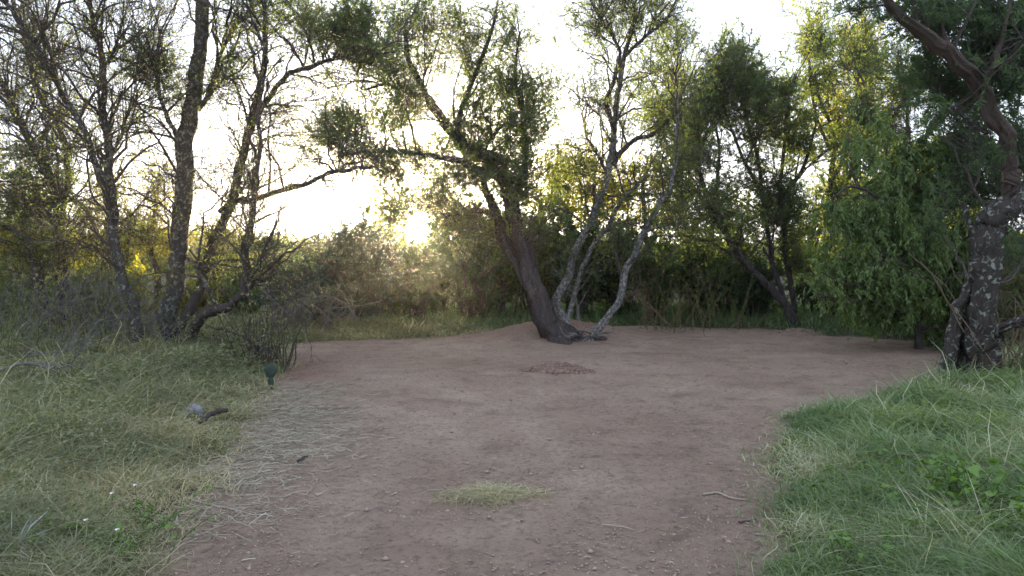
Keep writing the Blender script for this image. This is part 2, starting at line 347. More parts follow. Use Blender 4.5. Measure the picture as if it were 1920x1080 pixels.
def plant(name, label, cat, stems, blobs, Y0, seed, leaf='olive', bark='bark_dark', twigm='twig', group=None, dens=1.0, leafpx=(5.8, 1.7), nleaf=21,
          tw=0.36, hang=0.0, base=None, upb=0.15, twr=1.0, crown='crown', ground_based=False, sides=10, tint=(0.0, 0.75), shoots=0, shoot_len=(.5, 1.5), shoot_leaf=.25):
    rng = np.random.default_rng(seed)
    L = []
    for k, st in enumerate(stems):
        L.append(stem_line(st[0], Y0 + (st[2] if len(st) > 2 else 0), st[1], rng=rng, base=(len(st) > 3 and st[3]) or (k == 0 and not ground_based and (st[0][0][1] > 560))))
    if base is None: base = L[0][0][0].copy() if L else P(blobs[0][0], 600, Y0)
    base = np.array(base, float); base[2] = float(H(base[0], base[1]))
    e = empty(name, base); tag(e, label, cat, group)
    for k, (l, r) in enumerate(L):
        V, Fq = tubes(l[None], r[None], sides, rng, 0.16 if sides < 20 else .24)
        mesh_obj('trunk' if k == 0 else 'limb', V, Fq, M[bark if not (len(stems[k]) > 4) else stems[k][4]], e, smooth=True, loc=base)
    if L:
        SP = np.concatenate([l for l, _ in L]); SR = np.concatenate([r for _, r in L])
    else:
        n = 14; a = rng.uniform(0, 6.28, n); rr = rng.uniform(0.02, 0.35, n)
        SP = np.stack([base[0] + rr * np.cos(a), base[1] + rr * np.sin(a), np.full(n, 0.0)], 1); SP[:, 2] = H(SP[:, 0], SP[:, 1]) - 0.03
        SR = np.full(n, 0.035)
    if ground_based and L:
        pass
    wood, lv = [], []
    def grow(T1, j, samp, nt_, ld, Yb, m2=5, bold=1.0):
        n1 = len(T1); A = SP[j]
        B1, L1 = bez(A, T1, 9, rng, upb * (0 if hang else 1) + 0.02, 0.10)
        r0 = np.minimum(SR[j] * 0.6, 0.005 + 0.009 * L1) * twr * bold; t = np.linspace(1, 0, 9)
        R1 = r0[:, None] * (0.28 + 0.72 * t[None])
        wood.append(tubes(B1, R1, 5))
        i1 = np.repeat(np.arange(n1), m2); k1 = rng.integers(2, 9, len(i1)); A2 = B1[i1, k1]
        T2 = A2 + (samp(i1) - A2) * rng.uniform(0.35, 0.8, (len(i1), 1))
        B2, L2 = bez(A2, T2, 6, rng, upb * 0.6, 0.14)
        R2 = np.minimum(R1[i1, k1] * 0.75, 0.003 + 0.006 * L2)[:, None] * (0.35 + 0.65 * np.linspace(1, 0, 6)[None])
        wood.append(tubes(B2, R2, 4))
        m3 = max(3, int(round(nt_ / (n1 * m2)))); i2 = np.repeat(np.arange(len(i1)), m3); k2 = rng.integers(1, 6, len(i2)); A3 = B2[i2, k2]
        out_ = norm(B2[i2, -1] - B2[i2, 0]); dr = norm(out_ * 0.8 + norm(rng.normal(0, 1, A3.shape)) * 0.8 + np.array([0, 0, 0.35 if not hang else -0.6]))
        ln3 = tw * rng.uniform(0.45, 1.25, (len(i2), 1)) * (Yb / 13 if Yb > 13 else 1)
        T3 = A3 + dr * ln3
        if hang: T3 = A3 + dr * ln3 * 0.6 + np.array([0, 0, -1]) * ln3 * hang * rng.uniform(0.5, 1.2, (len(i2), 1))
        B3, L3 = bez(A3, T3, 4, rng, 0.12 if not hang else 0.22, 0.12)
        R3 = (0.0024 * twr * Yb / 11) * np.ones((len(i2), 1)) * np.array([[1.25, 1, 0.8, 0.4]])
        B3[..., 2] = np.maximum(B3[..., 2], 0.02)
        wood.append(tubes(B3, R3, 3))
        nl = int(len(i2) * nleaf * ld)
        if nl:
            wgt = rng.uniform(0.1, 1, len(i2)) ** 1.5; wgt *= np.repeat(rng.uniform(0.2, 1, len(i1)), m3)
            ii = rng.choice(len(i2), nl, p=wgt / wgt.sum()); tt = rng.uniform(0.1, 1, nl) * 3; k0 = np.minimum(tt.astype(int), 2); f = (tt - k0)[:, None]
            p = B3[ii, k0] * (1 - f) + B3[ii, k0 + 1] * f; ax = norm(B3[ii, k0 + 1] - B3[ii, k0])
            dd = norm(ax * 0.8 + norm(rng.normal(0, 1, p.shape)) * 0.9 + np.array([0, 0, -0.9 * min(hang, 1.0)]))
            s_ = Yb / F * rng.uniform(0.55, 1.25, nl)
            cl = np.repeat(rng.uniform(0, 1, len(i1)), m3)[ii]
            ti = np.clip(tint[0] + (tint[1] - tint[0]) * (0.55 * cl + 0.45 * rng.uniform(0, 1, nl)), 0, 1)
            p[:, 2] = np.maximum(p[:, 2], 0.03)
            lv.append(leaf_quads(p, dd, leafpx[0] * s_, leafpx[1] * s_, rng, ti))
    for b in blobs:
        bx, by, rx, ry = b[:4]; dY = b[4] if len(b) > 4 else 0; ld = b[5] if len(b) > 5 else 1.0; wd = b[6] if len(b) > 6 else 1.0
        Yb = Y0 + dY; c = P(bx, by, Yb); mx, mz = rx / F * Yb, ry / F * Yb; my = 0.75 * (mx + mz) / 2 + 0.15
        nt_ = max(6, int(TW * dens * wd * rx * ry / 22)); n1 = max(3, int(nt_ / 34))
        def samp(i, sh=1.0):
            n = len(i); q = rng.normal(0, .62, (n, 3)) * sh
            return c + q * np.array([mx, my, mz])
        T1 = samp(np.arange(n1), 0.75)
        d = T1[:, None] - SP[None]; dist = np.linalg.norm(d, axis=2)
        cost = dist + 0.9 * np.maximum(0, SP[None, :, 2] - T1[:, None, 2] + 0.2 * dist) + rng.uniform(0, 0.35, dist.shape) * dist.min()
        grow(T1, cost.argmin(1), samp, nt_, ld, Yb)
    if shoots and L:
        ST = np.concatenate([np.gradient(l, axis=0) for l, _ in L]); ok = np.where((SR < 0.13) & (SP[:, 2] > base[2] + .9))[0]
        j = rng.choice(ok, shoots); dr = norm(norm(ST[j]) * .7 + norm(rng.normal(0, 1, (shoots, 3))) * .95 + np.array([0, 0, .25]))
        T1 = SP[j] + dr * rng.uniform(*shoot_len, (shoots, 1)); Yb = Y0
        grow(T1, j, lambda i: T1[i] + rng.normal(0, .38, (len(i), 3)), shoots * 30, shoot_leaf, Yb, bold=1.2)
    if wood:
        V, Fq, _ = cat_mesh(wood); mesh_obj('branches', V, Fq, M[twigm], e, loc=base)
    if lv:
        V, Fq, T = cat_mesh(lv); mesh_obj(crown, V, Fq, M[leaf], e, tint=T, loc=base)
    return e
# --- left: lichen covered tree
plant('tree', 'tall lichen patched tree on the left grass bank, long bare arm reaching sunward', 'tree',
  [([(318, 676), (325, 560), (335, 440), (345, 320), (352, 220), (372, 120), (378, 40), (388, -60)], (46, 42, 40, 40, 38, 32, 30, 26)),
   ([(328, 640, 0), (350, 580, 0), (385, 500, .1), (408, 430, .2), (440, 345, .2), (462, 260, .2), (478, 190, .1), (498, 100, 0), (495, 20, 0), (505, -40, -.1)], (34, 30, 26, 24, 21, 20, 17, 13, 9, 7), 0, False, 'bark_mid'),
   ([(335, 655, -.1), (365, 615, -.3), (395, 585, -.5), (440, 568, -.6), (462, 540, -.6), (490, 525, -.6), (515, 515, -.7)], (30, 26, 24, 20, 15, 9, 4), 0, False, 'bark_mid'),
   ([(455, 556, -.6), (458, 490, -.6), (470, 430, -.5), (482, 350, -.4), (488, 270, -.4), (486, 190, -.3), (500, 90, -.3)], (19, 18, 15, 12, 10, 8, 5), 0, False, 'bark_dark'),
   ([(412, 398, .2), (445, 382, .1), (490, 370, 0), (560, 350, -.2), (610, 328, -.3), (660, 318, -.4), (700, 312, -.5)], (14, 14, 13, 12, 10, 9, 6), 0, False, 'bark_dark'),
   ([(478, 205, .1), (505, 180, 0), (528, 150, 0), (560, 132, -.1), (600, 118, -.2), (650, 105, -.2), (740, 98, -.3)], (17, 14, 13, 12, 11, 9, 4), 0, False, 'bark_dark'),
   ([(372, 205, 0), (395, 165, .2), (410, 110, .3), (435, 60, .3), (470, 20, .4), (520, -20, .5)], (12, 10, 9, 7, 6, 5)),
   ([(345, 270, 0), (320, 235, -.2), (300, 180, -.3), (295, 110, -.4), (300, 55, -.5)], (13, 10, 8, 7, 5)),
   ([(350, 480, 0), (385, 530, -.3), (402, 570, -.4)], (8, 10, 9)),
   ([(462, 540, -.6), (490, 490, -.8), (515, 430, -.9), (528, 380, -1)], (9, 7, 5, 2))],
  [(640, 50, 110, 70, -.2, 1.5, 1.8), (700, 110, 60, 45, -.2, 1.3, 1.3), (560, 30, 70, 50, 0, 1.0), (470, 40, 70, 60, .2, .7), (300, 130, 70, 60, -.3, .8), (330, 200, 40, 70, 0, .7),
   (250, 110, 50, 60, -.3, .5), (420, 200, 60, 90, .2, .25, .7), (390, 330, 50, 90, 0, .12, .8), (300, 320, 60, 80, .1, .15, .7), (530, 230, 60, 60, 0, .4, .6), (590, 260, 70, 50, -.1, .6, .6),
   (680, 240, 90, 70, -.3, .8, .5), (620, 290, 70, 30, -.3, .6), (480, 460, 50, 60, -.6, .08, .7), (400, 500, 40, 60, 0, .1, .6), (560, 190, 60, 40, -.1, .3, .5), (440, 120, 50, 60, .2, .5)],
  11.0, 11, leaf='olive', bark='bark_lichen', dens=.6, nleaf=15, shoots=150, shoot_leaf=.2)
plant('tree', 'slimmer grey lichen tree just left of the tall lichen patched tree', 'tree',
  [([(262, 690), (258, 640), (240, 560), (218, 480), (208, 390), (205, 300), (196, 210), (192, 120), (178, 50), (160, -20)], (32, 30, 28, 26, 24, 20, 17, 14, 10, 7)),
   ([(215, 440, 0), (190, 340, -.2), (160, 250, -.4), (120, 180, -.5), (80, 110, -.6), (30, 30, -.7), (5, -10, -.8)], (15, 14, 13, 13, 12, 11, 9)),
   ([(192, 130, 0), (215, 95, .1), (240, 80, .2), (290, 60, .3)], (8, 6, 4, 2)),
   ([(205, 310, 0), (230, 250, .2), (245, 200, .2), (275, 140, .3)], (8, 6, 4, 3))],
  [(190, 60, 60, 60, 0, .15, .8), (120, 120, 70, 70, -.3, .1, .8), (50, 60, 60, 60, -.5, .15, .8), (230, 240, 60, 70, .2, .3, .8), (150, 280, 60, 60, 0, .2, .7), (250, 400, 50, 60, 0, .3, .6), (130, 420, 60, 60, 0, .2, .7)],
  10.4, 12, leaf='olive', bark='bark_lichen', dens=.55, nleaf=12, shoots=120, shoot_leaf=.15)
plant('tree', 'dark twin stemmed tree at the left edge leaning across open sky', 'tree',
  [([(120, 640), (115, 540), (112, 440), (108, 360), (75, 300), (40, 240), (15, 180), (-15, 100)], (32, 30, 28, 24, 20, 17, 15, 12)),
   ([(112, 420, 0), (130, 330, .2), (118, 250, .3), (78, 185, .3), (55, 110, .3), (30, 20, .3), (20, -40, .3)], (18, 16, 14, 13, 12, 10, 8)),
   ([(118, 360, 0), (165, 400, -.3), (185, 450, -.3)], (12, 10, 8))],
  [(40, 200, 60, 70, .2, .3, .8), (90, 330, 90, 70, -.2, .9), (40, 400, 70, 60, 0, .8), (10, 300, 50, 60, .2, .7), (60, 100, 60, 70, .3, .25, .7), (130, 220, 50, 60, .2, .4, .7)],
  12.5, 13, leaf='olive', bark='bark_dark', dens=.6, nleaf=14, shoots=110, shoot_leaf=.15)
plant('tree', 'arching dark trunk low in the far left thicket', 'tree',
  [([(95, 620), (70, 520), (55, 460), (30, 432), (-5, 428), (-60, 440)], (28, 26, 22, 20, 17, 14))],
  [(40, 470, 60, 50, 0, .3, .8), (-20, 440, 60, 60, 0, .5), (110, 470, 60, 50, 0, .3)], 12.0, 14, leaf='yellow')
# yellow backlit crowns behind the left trees
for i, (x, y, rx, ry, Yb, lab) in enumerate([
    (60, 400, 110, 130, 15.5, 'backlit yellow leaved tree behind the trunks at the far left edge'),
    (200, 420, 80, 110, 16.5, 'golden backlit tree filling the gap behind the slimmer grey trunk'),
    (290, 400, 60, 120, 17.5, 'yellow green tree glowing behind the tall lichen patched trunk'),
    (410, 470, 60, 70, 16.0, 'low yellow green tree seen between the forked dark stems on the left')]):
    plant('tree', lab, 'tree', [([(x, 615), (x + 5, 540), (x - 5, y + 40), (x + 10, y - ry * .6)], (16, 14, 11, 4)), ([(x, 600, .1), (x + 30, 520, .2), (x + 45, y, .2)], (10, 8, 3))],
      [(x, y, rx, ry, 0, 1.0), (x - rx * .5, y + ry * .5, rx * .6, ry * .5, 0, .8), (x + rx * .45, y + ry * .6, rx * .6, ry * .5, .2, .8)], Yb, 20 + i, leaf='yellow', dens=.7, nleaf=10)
# --- centre: the forked tree in the clearing
plant('tree', 'many stemmed tree in the clearing, dark trunk leaning left and pale stems leaning right', 'tree',
  [([(1052, 644), (1018, 575), (990, 500), (970, 430), (958, 365), (935, 318), (890, 285), (845, 245), (815, 205), (790, 170), (770, 120), (758, 60)], (52, 43, 36, 32, 30, 28, 26, 23, 20, 16, 12, 8)),
   ([(1040, 622, .15), (1005, 560, .2), (968, 495, .2), (942, 440, .2), (922, 390, .2), (905, 340, .2)], (38, 34, 26, 22, 20, 15)),
   ([(1075, 640, .15), (1052, 600, .25), (1048, 555, .3), (1075, 480, .3), (1112, 410, .3), (1145, 310, .3), (1152, 235, .3), (1160, 170, .3), (1172, 100, .3), (1190, 40, .3), (1195, -30, .3)], (36, 27, 21, 19, 17, 16, 14, 12, 10, 8, 5), 0, True, 'bark_pale'),
   ([(1062, 610, .3), (1085, 530, .4), (1108, 470, .4), (1135, 430, .4), (1160, 385, .5), (1190, 350, .5), (1215, 325, .5)], (14, 12, 11, 10, 8, 7, 5), 0, False, 'bark_pale'),
   ([(1092, 645, -.1), (1108, 632, -.1), (1135, 600, -.1), (1163, 555, -.1), (1178, 500, -.1), (1205, 440, -.1), (1235, 385, 0), (1258, 340, 0), (1268, 260, 0), (1270, 180, 0), (1268, 130, 0)], (22, 19, 17, 16, 15, 14, 12, 10, 8, 6, 4), 0, True, 'bark_pale'),
   ([(1148, 310, .3), (1180, 270, .35), (1225, 250, .4), (1262, 215, .4), (1300, 175, .5)], (14, 11, 9, 7, 4)),
   ([(1152, 250, .3), (1140, 190, .2), (1158, 140, .2), (1160, 90, .2), (1130, 40, .2), (1100, -10, .2)], (12, 11, 9, 8, 6, 4)),
   ([(1172, 105, .3), (1210, 70, .3), (1255, 30, .3), (1275, -20, .3)], (9, 7, 6, 4)),
   ([(1145, 330, .3), (1120, 290, .4), (1098, 250, .5), (1100, 190, .5)], (8, 6, 5, 3)),
   ([(948, 345, 0), (905, 320, -.3), (850, 300, -.6), (790, 290, -.9), (720, 285, -1.1), (640, 290, -1.3)], (20, 17, 14, 11, 8, 5)),
   ([(930, 400, .2), (890, 395, 0), (850, 405, -.2), (820, 400, -.3)], (11, 9, 7, 4)),
   ([(960, 380, 0), (985, 300, .2), (980, 220, .3), (965, 140, .4), (975, 60, .4)], (17, 13, 10, 7, 4)),
   ([(850, 250, 0), (870, 190, .3), (895, 130, .4), (920, 60, .5), (935, 0, .5)], (13, 11, 9, 7, 4)),
   ([(1205, 440, -.1), (1235, 425, -.2), (1268, 430, -.3)], (7, 5, 3), 0, False, 'bark_pale'),
   ([(800, 190, 0), (760, 170, -.2), (720, 160, -.4), (680, 170, -.6)], (11, 9, 7, 4))],
  [(960, 330, 100, 70, 0, 1.0, 1.3), (1000, 250, 60, 80, .2, 1.0, 1.0), (960, 170, 70, 80, .3, .8), (900, 240, 80, 60, .1, 1.0), (850, 330, 100, 45, -.3, 1.0, 1.2), (760, 310, 90, 40, -.8, .9), (850, 80, 80, 90, .3, .55, .8),
   (750, 60, 60, 70, 0, .7), (960, 70, 60, 60, .4, .5, .8), (760, 200, 80, 60, -.3, .9), (680, 300, 70, 40, -1.1, .8), (800, 360, 80, 20, -.3, .7, .9), (880, 405, 60, 25, 0, .8, .8), (600, 240, 60, 50, -1.3, .6),
   (1190, 20, 110, 60, .3, .4, 1.0), (1120, 60, 50, 60, .3, .4), (1270, 60, 60, 50, .3, .4), (1130, 200, 50, 50, .4, .12, .6), (1250, 230, 60, 60, .3, .25, .7), (1280, 300, 60, 40, .2, .3, .7), (1090, 280, 40, 60, .5, .15, .6), (1230, 350, 60, 40, .3, .35, .6),
   (1050, 330, 40, 50, .2, .6), (720, 340, 70, 40, -1, .7, .9), (830, 400, 60, 30, -.2, .8, 1), (700, 385, 60, 25, -.9, .25, .6), (900, 440, 50, 50, .2, .5, .7), (790, 382, 70, 22, -.3, 1.2, 1.3), (715, 395, 40, 24, -.7, 1., 1.), (850, 425, 35, 40, 0, 1.2, 1.4), (745, 410, 30, 24, -.4, 1, 1), (640, 230, 60, 60, -1.2, .6, .8), (900, 130, 60, 70, .4, .6, .7), (820, 20, 70, 50, .2, .6), (1010, 170, 35, 60, .3, .6), (740, 130, 60, 50, -.2, .9)],
  13.0, 31, leaf='olive', bark='bark_dark', dens=.75, sides=20, shoots=190, shoot_leaf=.35)
# --- right of centre
plant('tree', 'dark slanting tree at the back right of the clearing with a tall bushy crown', 'tree',
  [([(1492, 618), (1468, 570), (1435, 530), (1395, 490), (1365, 450), (1340, 410), (1315, 340), (1300, 270)], (25, 20, 18, 16, 14, 11, 8, 5)),
   ([(1480, 600, .2), (1450, 500, .3), (1435, 400, .3), (1420, 300, .4), (1395, 200, .4), (1380, 110, .4)], (13, 12, 11, 9, 7, 4)),
   ([(1490, 600, .4), (1475, 480, .4), (1462, 370, .4), (1470, 270, .4), (1478, 180, .4)], (15, 13, 11, 8, 5)),
   ([(1440, 380, .3), (1400, 310, .2), (1370, 240, .2), (1350, 160, .2)], (11, 9, 7, 4)),
   ([(1462, 380, .4), (1500, 320, .3), (1525, 250, .3), (1530, 190, .3)], (11, 9, 6, 3)),
   ([(1365, 450, 0), (1345, 370, .2), (1350, 280, .2), (1335, 200, .2)], (12, 9, 7, 4)),
   ([(1395, 490, 0), (1330, 455, -.3), (1280, 440, -.5)], (8, 6, 3))],
  [(1375, 130, 45, 60, .2, 1.4, 1.7), (1400, 180, 65, 60, .3, 1.4, 1.4), (1345, 200, 50, 60, .2, 1.2, 1.3), (1470, 190, 45, 70, .4, 1.3, 1.3), (1500, 260, 40, 50, .4, 1.0), (1420, 260, 80, 50, .3, .7), (1310, 290, 50, 60, .1, .8),
   (1330, 390, 60, 50, 0, 1.0), (1450, 400, 80, 70, .6, 1.0, 1.0), (1380, 350, 70, 50, .2, .5, .7), (1300, 230, 40, 50, 0, .5), (1480, 470, 60, 60, .5, .8)],
  15.3, 32, leaf='olive', bark='bark_dark', dens=.9, shoots=80, shoot_leaf=.7)
for i, (x0, x1, x2, yt, Yb, leaf, lab) in enumerate([
   (1560, 1557, 1530, 40, 16.5, 'olive', 'slender straight tree with upright trunk just right of the dark slanting tree'),
   (1600, 1585, 1610, 60, 18, 'yellow', 'thin pale trunked tree behind the drooping foliage with open sky at its top'),
   (1300, 1270, 1265, 120, 17.5, 'olive', 'narrow tree with a small rusty topped crown behind the pale right hand stems'),
   (1665, 1660, 1700, 110, 14, 'olive', 'dark crooked tree rising out of the drooping green foliage')]):
    plant('tree', lab, 'tree', [([(x0, 625), (x0, 500), (x1, 350), (x1 + 5, 250), (x2, 170), (x2 - 20, yt + 20)], (16, 14, 12, 10, 7, 3)),
       ([(x1, 340, 0), (x1 + 35, 270, .3), (x1 + 45, 190, .3), (x1 + 60, yt + 40, .4)], (9, 8, 6, 3)), ([(x1, 280, 0), (x1 - 30, 200, -.2), (x1 - 45, yt + 30, -.2)], (8, 6, 3))],
       [(x2, yt + 50, 50, 50, 0, 1.0), (x1 + 50, yt + 90, 45, 60, .3, .8), (x1 - 30, yt + 110, 40, 50, -.2, .6), (x1 + 20, 270, 50, 60, 0, .5), (x1, 370, 50, 50, 0, .7)], Yb, 40 + i, leaf=leaf, dens=.9, shoots=22, shoot_leaf=.6)
plant('tree', 'leaning tree at the right edge, upper trunk smooth brown, lower trunk lichen blotched', 'tree',
  [([(1822, 748), (1835, 680), (1842, 600), (1848, 520), (1853, 450), (1872, 400), (1905, 372)], (66, 54, 48, 46, 48, 46, 40)),
   ([(1895, 385, 0), (1893, 345, 0), (1888, 290, 0), (1872, 230, -.2), (1838, 165, -.3), (1790, 110, -.5), (1740, 72, -.6), (1690, 30, -.7), (1650, -20, -.8)], (38, 30, 28, 28, 27, 24, 21, 17, 12), 0, False, 'bark_brown'),
   ([(1768, 752, .1), (1778, 680, .1), (1790, 600, .1), (1812, 540, .1), (1845, 500, .05)], (28, 24, 20, 17, 16), 0, True),
   ([(1800, 750, .3), (1805, 670, .3), (1822, 590, .2), (1845, 540, .1)], (26, 22, 18, 16), 0, True),
   ([(1836, 650, 0), (1862, 632, -.2), (1890, 612, -.4), (1935, 595, -.6), (1990, 585, -.8)], (24, 20, 17, 15, 13)),
   ([(1848, 470, .05), (1825, 430, .2), (1812, 400, .3), (1808, 380, .4)], (18, 12, 8, 5)),
   ([(1838, 165, -.3), (1870, 100, -.2), (1885, 40, -.2), (1900, -30, -.2)], (14, 11, 9, 6), 0, False, 'bark_brown'),
   ([(1905, 372, 0), (1940, 340, .2), (1990, 300, .3)], (36, 30, 26)),
   ([(1790, 110, -.5), (1770, 60, -.3), (1760, 0, -.2)], (11, 8, 5), 0, False, 'bark_brown'),
   ([(1850, 250, -.1), (1800, 210, .1), (1760, 190, .3)], (8, 6, 3))],
  [(1860, 60, 80, 70, .2, 1.5, 1.5), (1900, 150, 60, 80, .3, 1.6, 1.5), (1780, 40, 70, 50, 0, 1.2, 1.2), (1700, 30, 70, 40, -.4, .9), (1800, 170, 60, 70, .4, 1.0, 1.0), (1910, 280, 40, 70, .4, 1.2, 1.2), (1620, 20, 60, 35, -.7, .6, .8), (1740, 120, 50, 60, .3, .8, .8), (1925, 460, 25, 60, .8, 1.0, .8)],
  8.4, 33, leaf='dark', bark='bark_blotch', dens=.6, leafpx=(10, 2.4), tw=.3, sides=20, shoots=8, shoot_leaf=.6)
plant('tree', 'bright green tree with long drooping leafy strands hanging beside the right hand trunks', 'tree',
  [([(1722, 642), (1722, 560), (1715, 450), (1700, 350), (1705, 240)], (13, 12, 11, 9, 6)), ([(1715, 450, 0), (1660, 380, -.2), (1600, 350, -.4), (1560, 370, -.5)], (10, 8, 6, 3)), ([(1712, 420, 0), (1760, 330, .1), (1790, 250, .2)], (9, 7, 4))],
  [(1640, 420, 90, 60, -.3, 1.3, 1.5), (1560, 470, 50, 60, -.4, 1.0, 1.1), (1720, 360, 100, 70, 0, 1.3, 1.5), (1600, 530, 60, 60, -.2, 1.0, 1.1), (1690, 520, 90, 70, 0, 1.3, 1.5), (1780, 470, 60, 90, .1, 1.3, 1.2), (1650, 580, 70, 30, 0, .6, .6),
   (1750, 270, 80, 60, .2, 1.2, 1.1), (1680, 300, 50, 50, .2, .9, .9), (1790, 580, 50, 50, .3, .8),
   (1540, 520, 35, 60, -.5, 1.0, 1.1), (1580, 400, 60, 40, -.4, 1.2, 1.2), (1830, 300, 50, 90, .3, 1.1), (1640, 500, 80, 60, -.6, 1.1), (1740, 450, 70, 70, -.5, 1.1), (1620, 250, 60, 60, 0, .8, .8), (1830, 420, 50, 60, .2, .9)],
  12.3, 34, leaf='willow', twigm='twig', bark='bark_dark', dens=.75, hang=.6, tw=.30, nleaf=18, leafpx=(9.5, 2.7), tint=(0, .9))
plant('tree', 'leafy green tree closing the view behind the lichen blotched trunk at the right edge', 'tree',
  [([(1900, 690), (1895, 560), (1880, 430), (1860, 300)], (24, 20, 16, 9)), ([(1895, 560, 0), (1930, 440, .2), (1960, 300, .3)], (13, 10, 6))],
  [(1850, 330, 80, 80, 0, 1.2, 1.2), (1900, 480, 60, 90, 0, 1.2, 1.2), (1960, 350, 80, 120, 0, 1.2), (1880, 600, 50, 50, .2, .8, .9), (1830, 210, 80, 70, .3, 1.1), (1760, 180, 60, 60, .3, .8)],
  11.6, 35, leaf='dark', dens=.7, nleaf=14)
# --- background trees and thicket
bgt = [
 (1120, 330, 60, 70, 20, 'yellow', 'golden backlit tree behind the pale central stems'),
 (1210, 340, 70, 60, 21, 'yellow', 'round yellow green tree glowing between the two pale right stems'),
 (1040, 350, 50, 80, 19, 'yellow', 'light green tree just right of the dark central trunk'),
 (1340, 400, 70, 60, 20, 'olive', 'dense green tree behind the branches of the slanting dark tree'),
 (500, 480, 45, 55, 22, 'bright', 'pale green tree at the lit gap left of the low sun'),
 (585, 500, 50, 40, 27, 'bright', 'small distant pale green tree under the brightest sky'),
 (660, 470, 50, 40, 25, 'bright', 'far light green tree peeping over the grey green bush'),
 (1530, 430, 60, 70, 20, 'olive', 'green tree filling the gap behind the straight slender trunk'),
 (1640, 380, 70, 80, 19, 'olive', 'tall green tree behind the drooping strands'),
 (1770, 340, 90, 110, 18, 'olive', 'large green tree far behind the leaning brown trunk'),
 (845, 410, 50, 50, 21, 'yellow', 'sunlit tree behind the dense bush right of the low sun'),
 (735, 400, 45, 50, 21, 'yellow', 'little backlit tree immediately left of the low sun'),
 (950, 420, 60, 50, 20, 'dark', 'dark green tree behind the base of the leaning central trunk'),
 (20, 540, 90, 80, 17, 'dark', 'dark low tree behind the thicket at the left edge'),
]
for i, (x, y, rx, ry, Yb, leaf, lab) in enumerate(bgt):
    plant('tree', lab, 'tree', [([(x, 610), (x + 8, 520), (x - 5, y + ry * .4), (x + 6, y - ry * .7)], (13, 11, 8, 3)), ([(x, 590, .1), (x - 25, 520, .2), (x - rx * .5, y, .2)], (8, 7, 3)), ([(x, 570, .1), (x + 20, 510, .2), (x + rx * .5, y, .2)], (8, 6, 3))],
      [(x, y, rx, ry, 0, 1.1), (x - rx * .55, y + ry * .5, rx * .6, ry * .6, 0, .9), (x + rx * .5, y + ry * .55, rx * .6, ry * .6, .2, .9), (x, y + ry * 1.2, rx, ry * .5, 0, .7)], Yb, 60 + i, leaf=leaf, dens=.55, nleaf=11, leafpx=(8, 2.8))
# shrubs of the wall of thicket: (x, ytop, halfwidth px, distance, leaf, twigs, label)
shr = [
 (665, 405, 105, 15.2, 'blue', 'twig', 'rounded grey green bush left of and below the low sun'),
 (560, 505, 85, 14.4, 'blue', 'twig', 'low bluish bush at the left end of the clearing edge'),
 (735, 425, 50, 16.0, 'olive', 'twig', 'dark green bush directly below the low sun'),
 (820, 412, 48, 16.4, 'dark', 'twig', 'dense bush just right of the low sun'),
 (783, 450, 46, 15.6, 'dark', 'twig', 'bush whose top the low sun just clears'),
 (885, 395, 60, 15.8, 'dark', 'twig', 'green bush left of the leaning central trunk'),
 (935, 402, 55, 16.6, 'olive', 'twig', 'twiggy bush behind the leaning central trunk'),
 (1010, 382, 60, 17.2, 'olive', 'twig', 'feathery green bush in the fork of the central tree'),
 (1090, 392, 60, 16.8, 'dark', 'twig', 'dark bush seen through the pale central stems'),
 (1160, 397, 60, 17.4, 'olive', 'twig', 'green bush behind the rightmost pale stem'),
 (1230, 402, 60, 16.6, 'dark', 'twig_tan', 'bush with brown dead stems right of the central tree'),
 (1300, 412, 60, 17.0, 'dark', 'twig_tan', 'brown twigged bush halfway between the central tree and slanting tree'),
 (1370, 422, 60, 17.2, 'olive', 'twig', 'deep green bush left of the slanting dark trunk'),
 (1420, 492, 45, 16.2, 'dark', 'twig', 'small dark bush under the slanting trunk'),
 (1530, 470, 50, 16.4, 'dark', 'twig', 'bush between the slanting dark tree and the drooping foliage'),
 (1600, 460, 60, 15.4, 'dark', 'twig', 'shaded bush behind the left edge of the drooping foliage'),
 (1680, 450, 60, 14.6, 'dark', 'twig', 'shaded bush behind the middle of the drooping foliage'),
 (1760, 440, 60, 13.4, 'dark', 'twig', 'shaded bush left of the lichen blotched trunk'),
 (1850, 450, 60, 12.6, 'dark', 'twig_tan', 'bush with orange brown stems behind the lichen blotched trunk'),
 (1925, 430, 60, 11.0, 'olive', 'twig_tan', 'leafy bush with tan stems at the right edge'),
 (40, 470, 90, 13.6, 'olive', 'twig_grey', 'grey twiggy bush in the thicket at the left edge'),
 (150, 490, 80, 13.2, 'olive', 'twig_grey', 'bare twiggy bush behind the slimmer grey trunk'),
 (240, 500, 60, 14.0, 'yellow', 'twig_grey', 'yellow tinged twiggy bush between the two lichen trunks'),
 (370, 520, 60, 14.6, 'yellow', 'twig', 'yellow green bush behind the forked stems of the tall lichen tree'),
 (455, 500, 45, 15.2, 'bright', 'twig', 'light green bush right of the forked dark stems'),
]
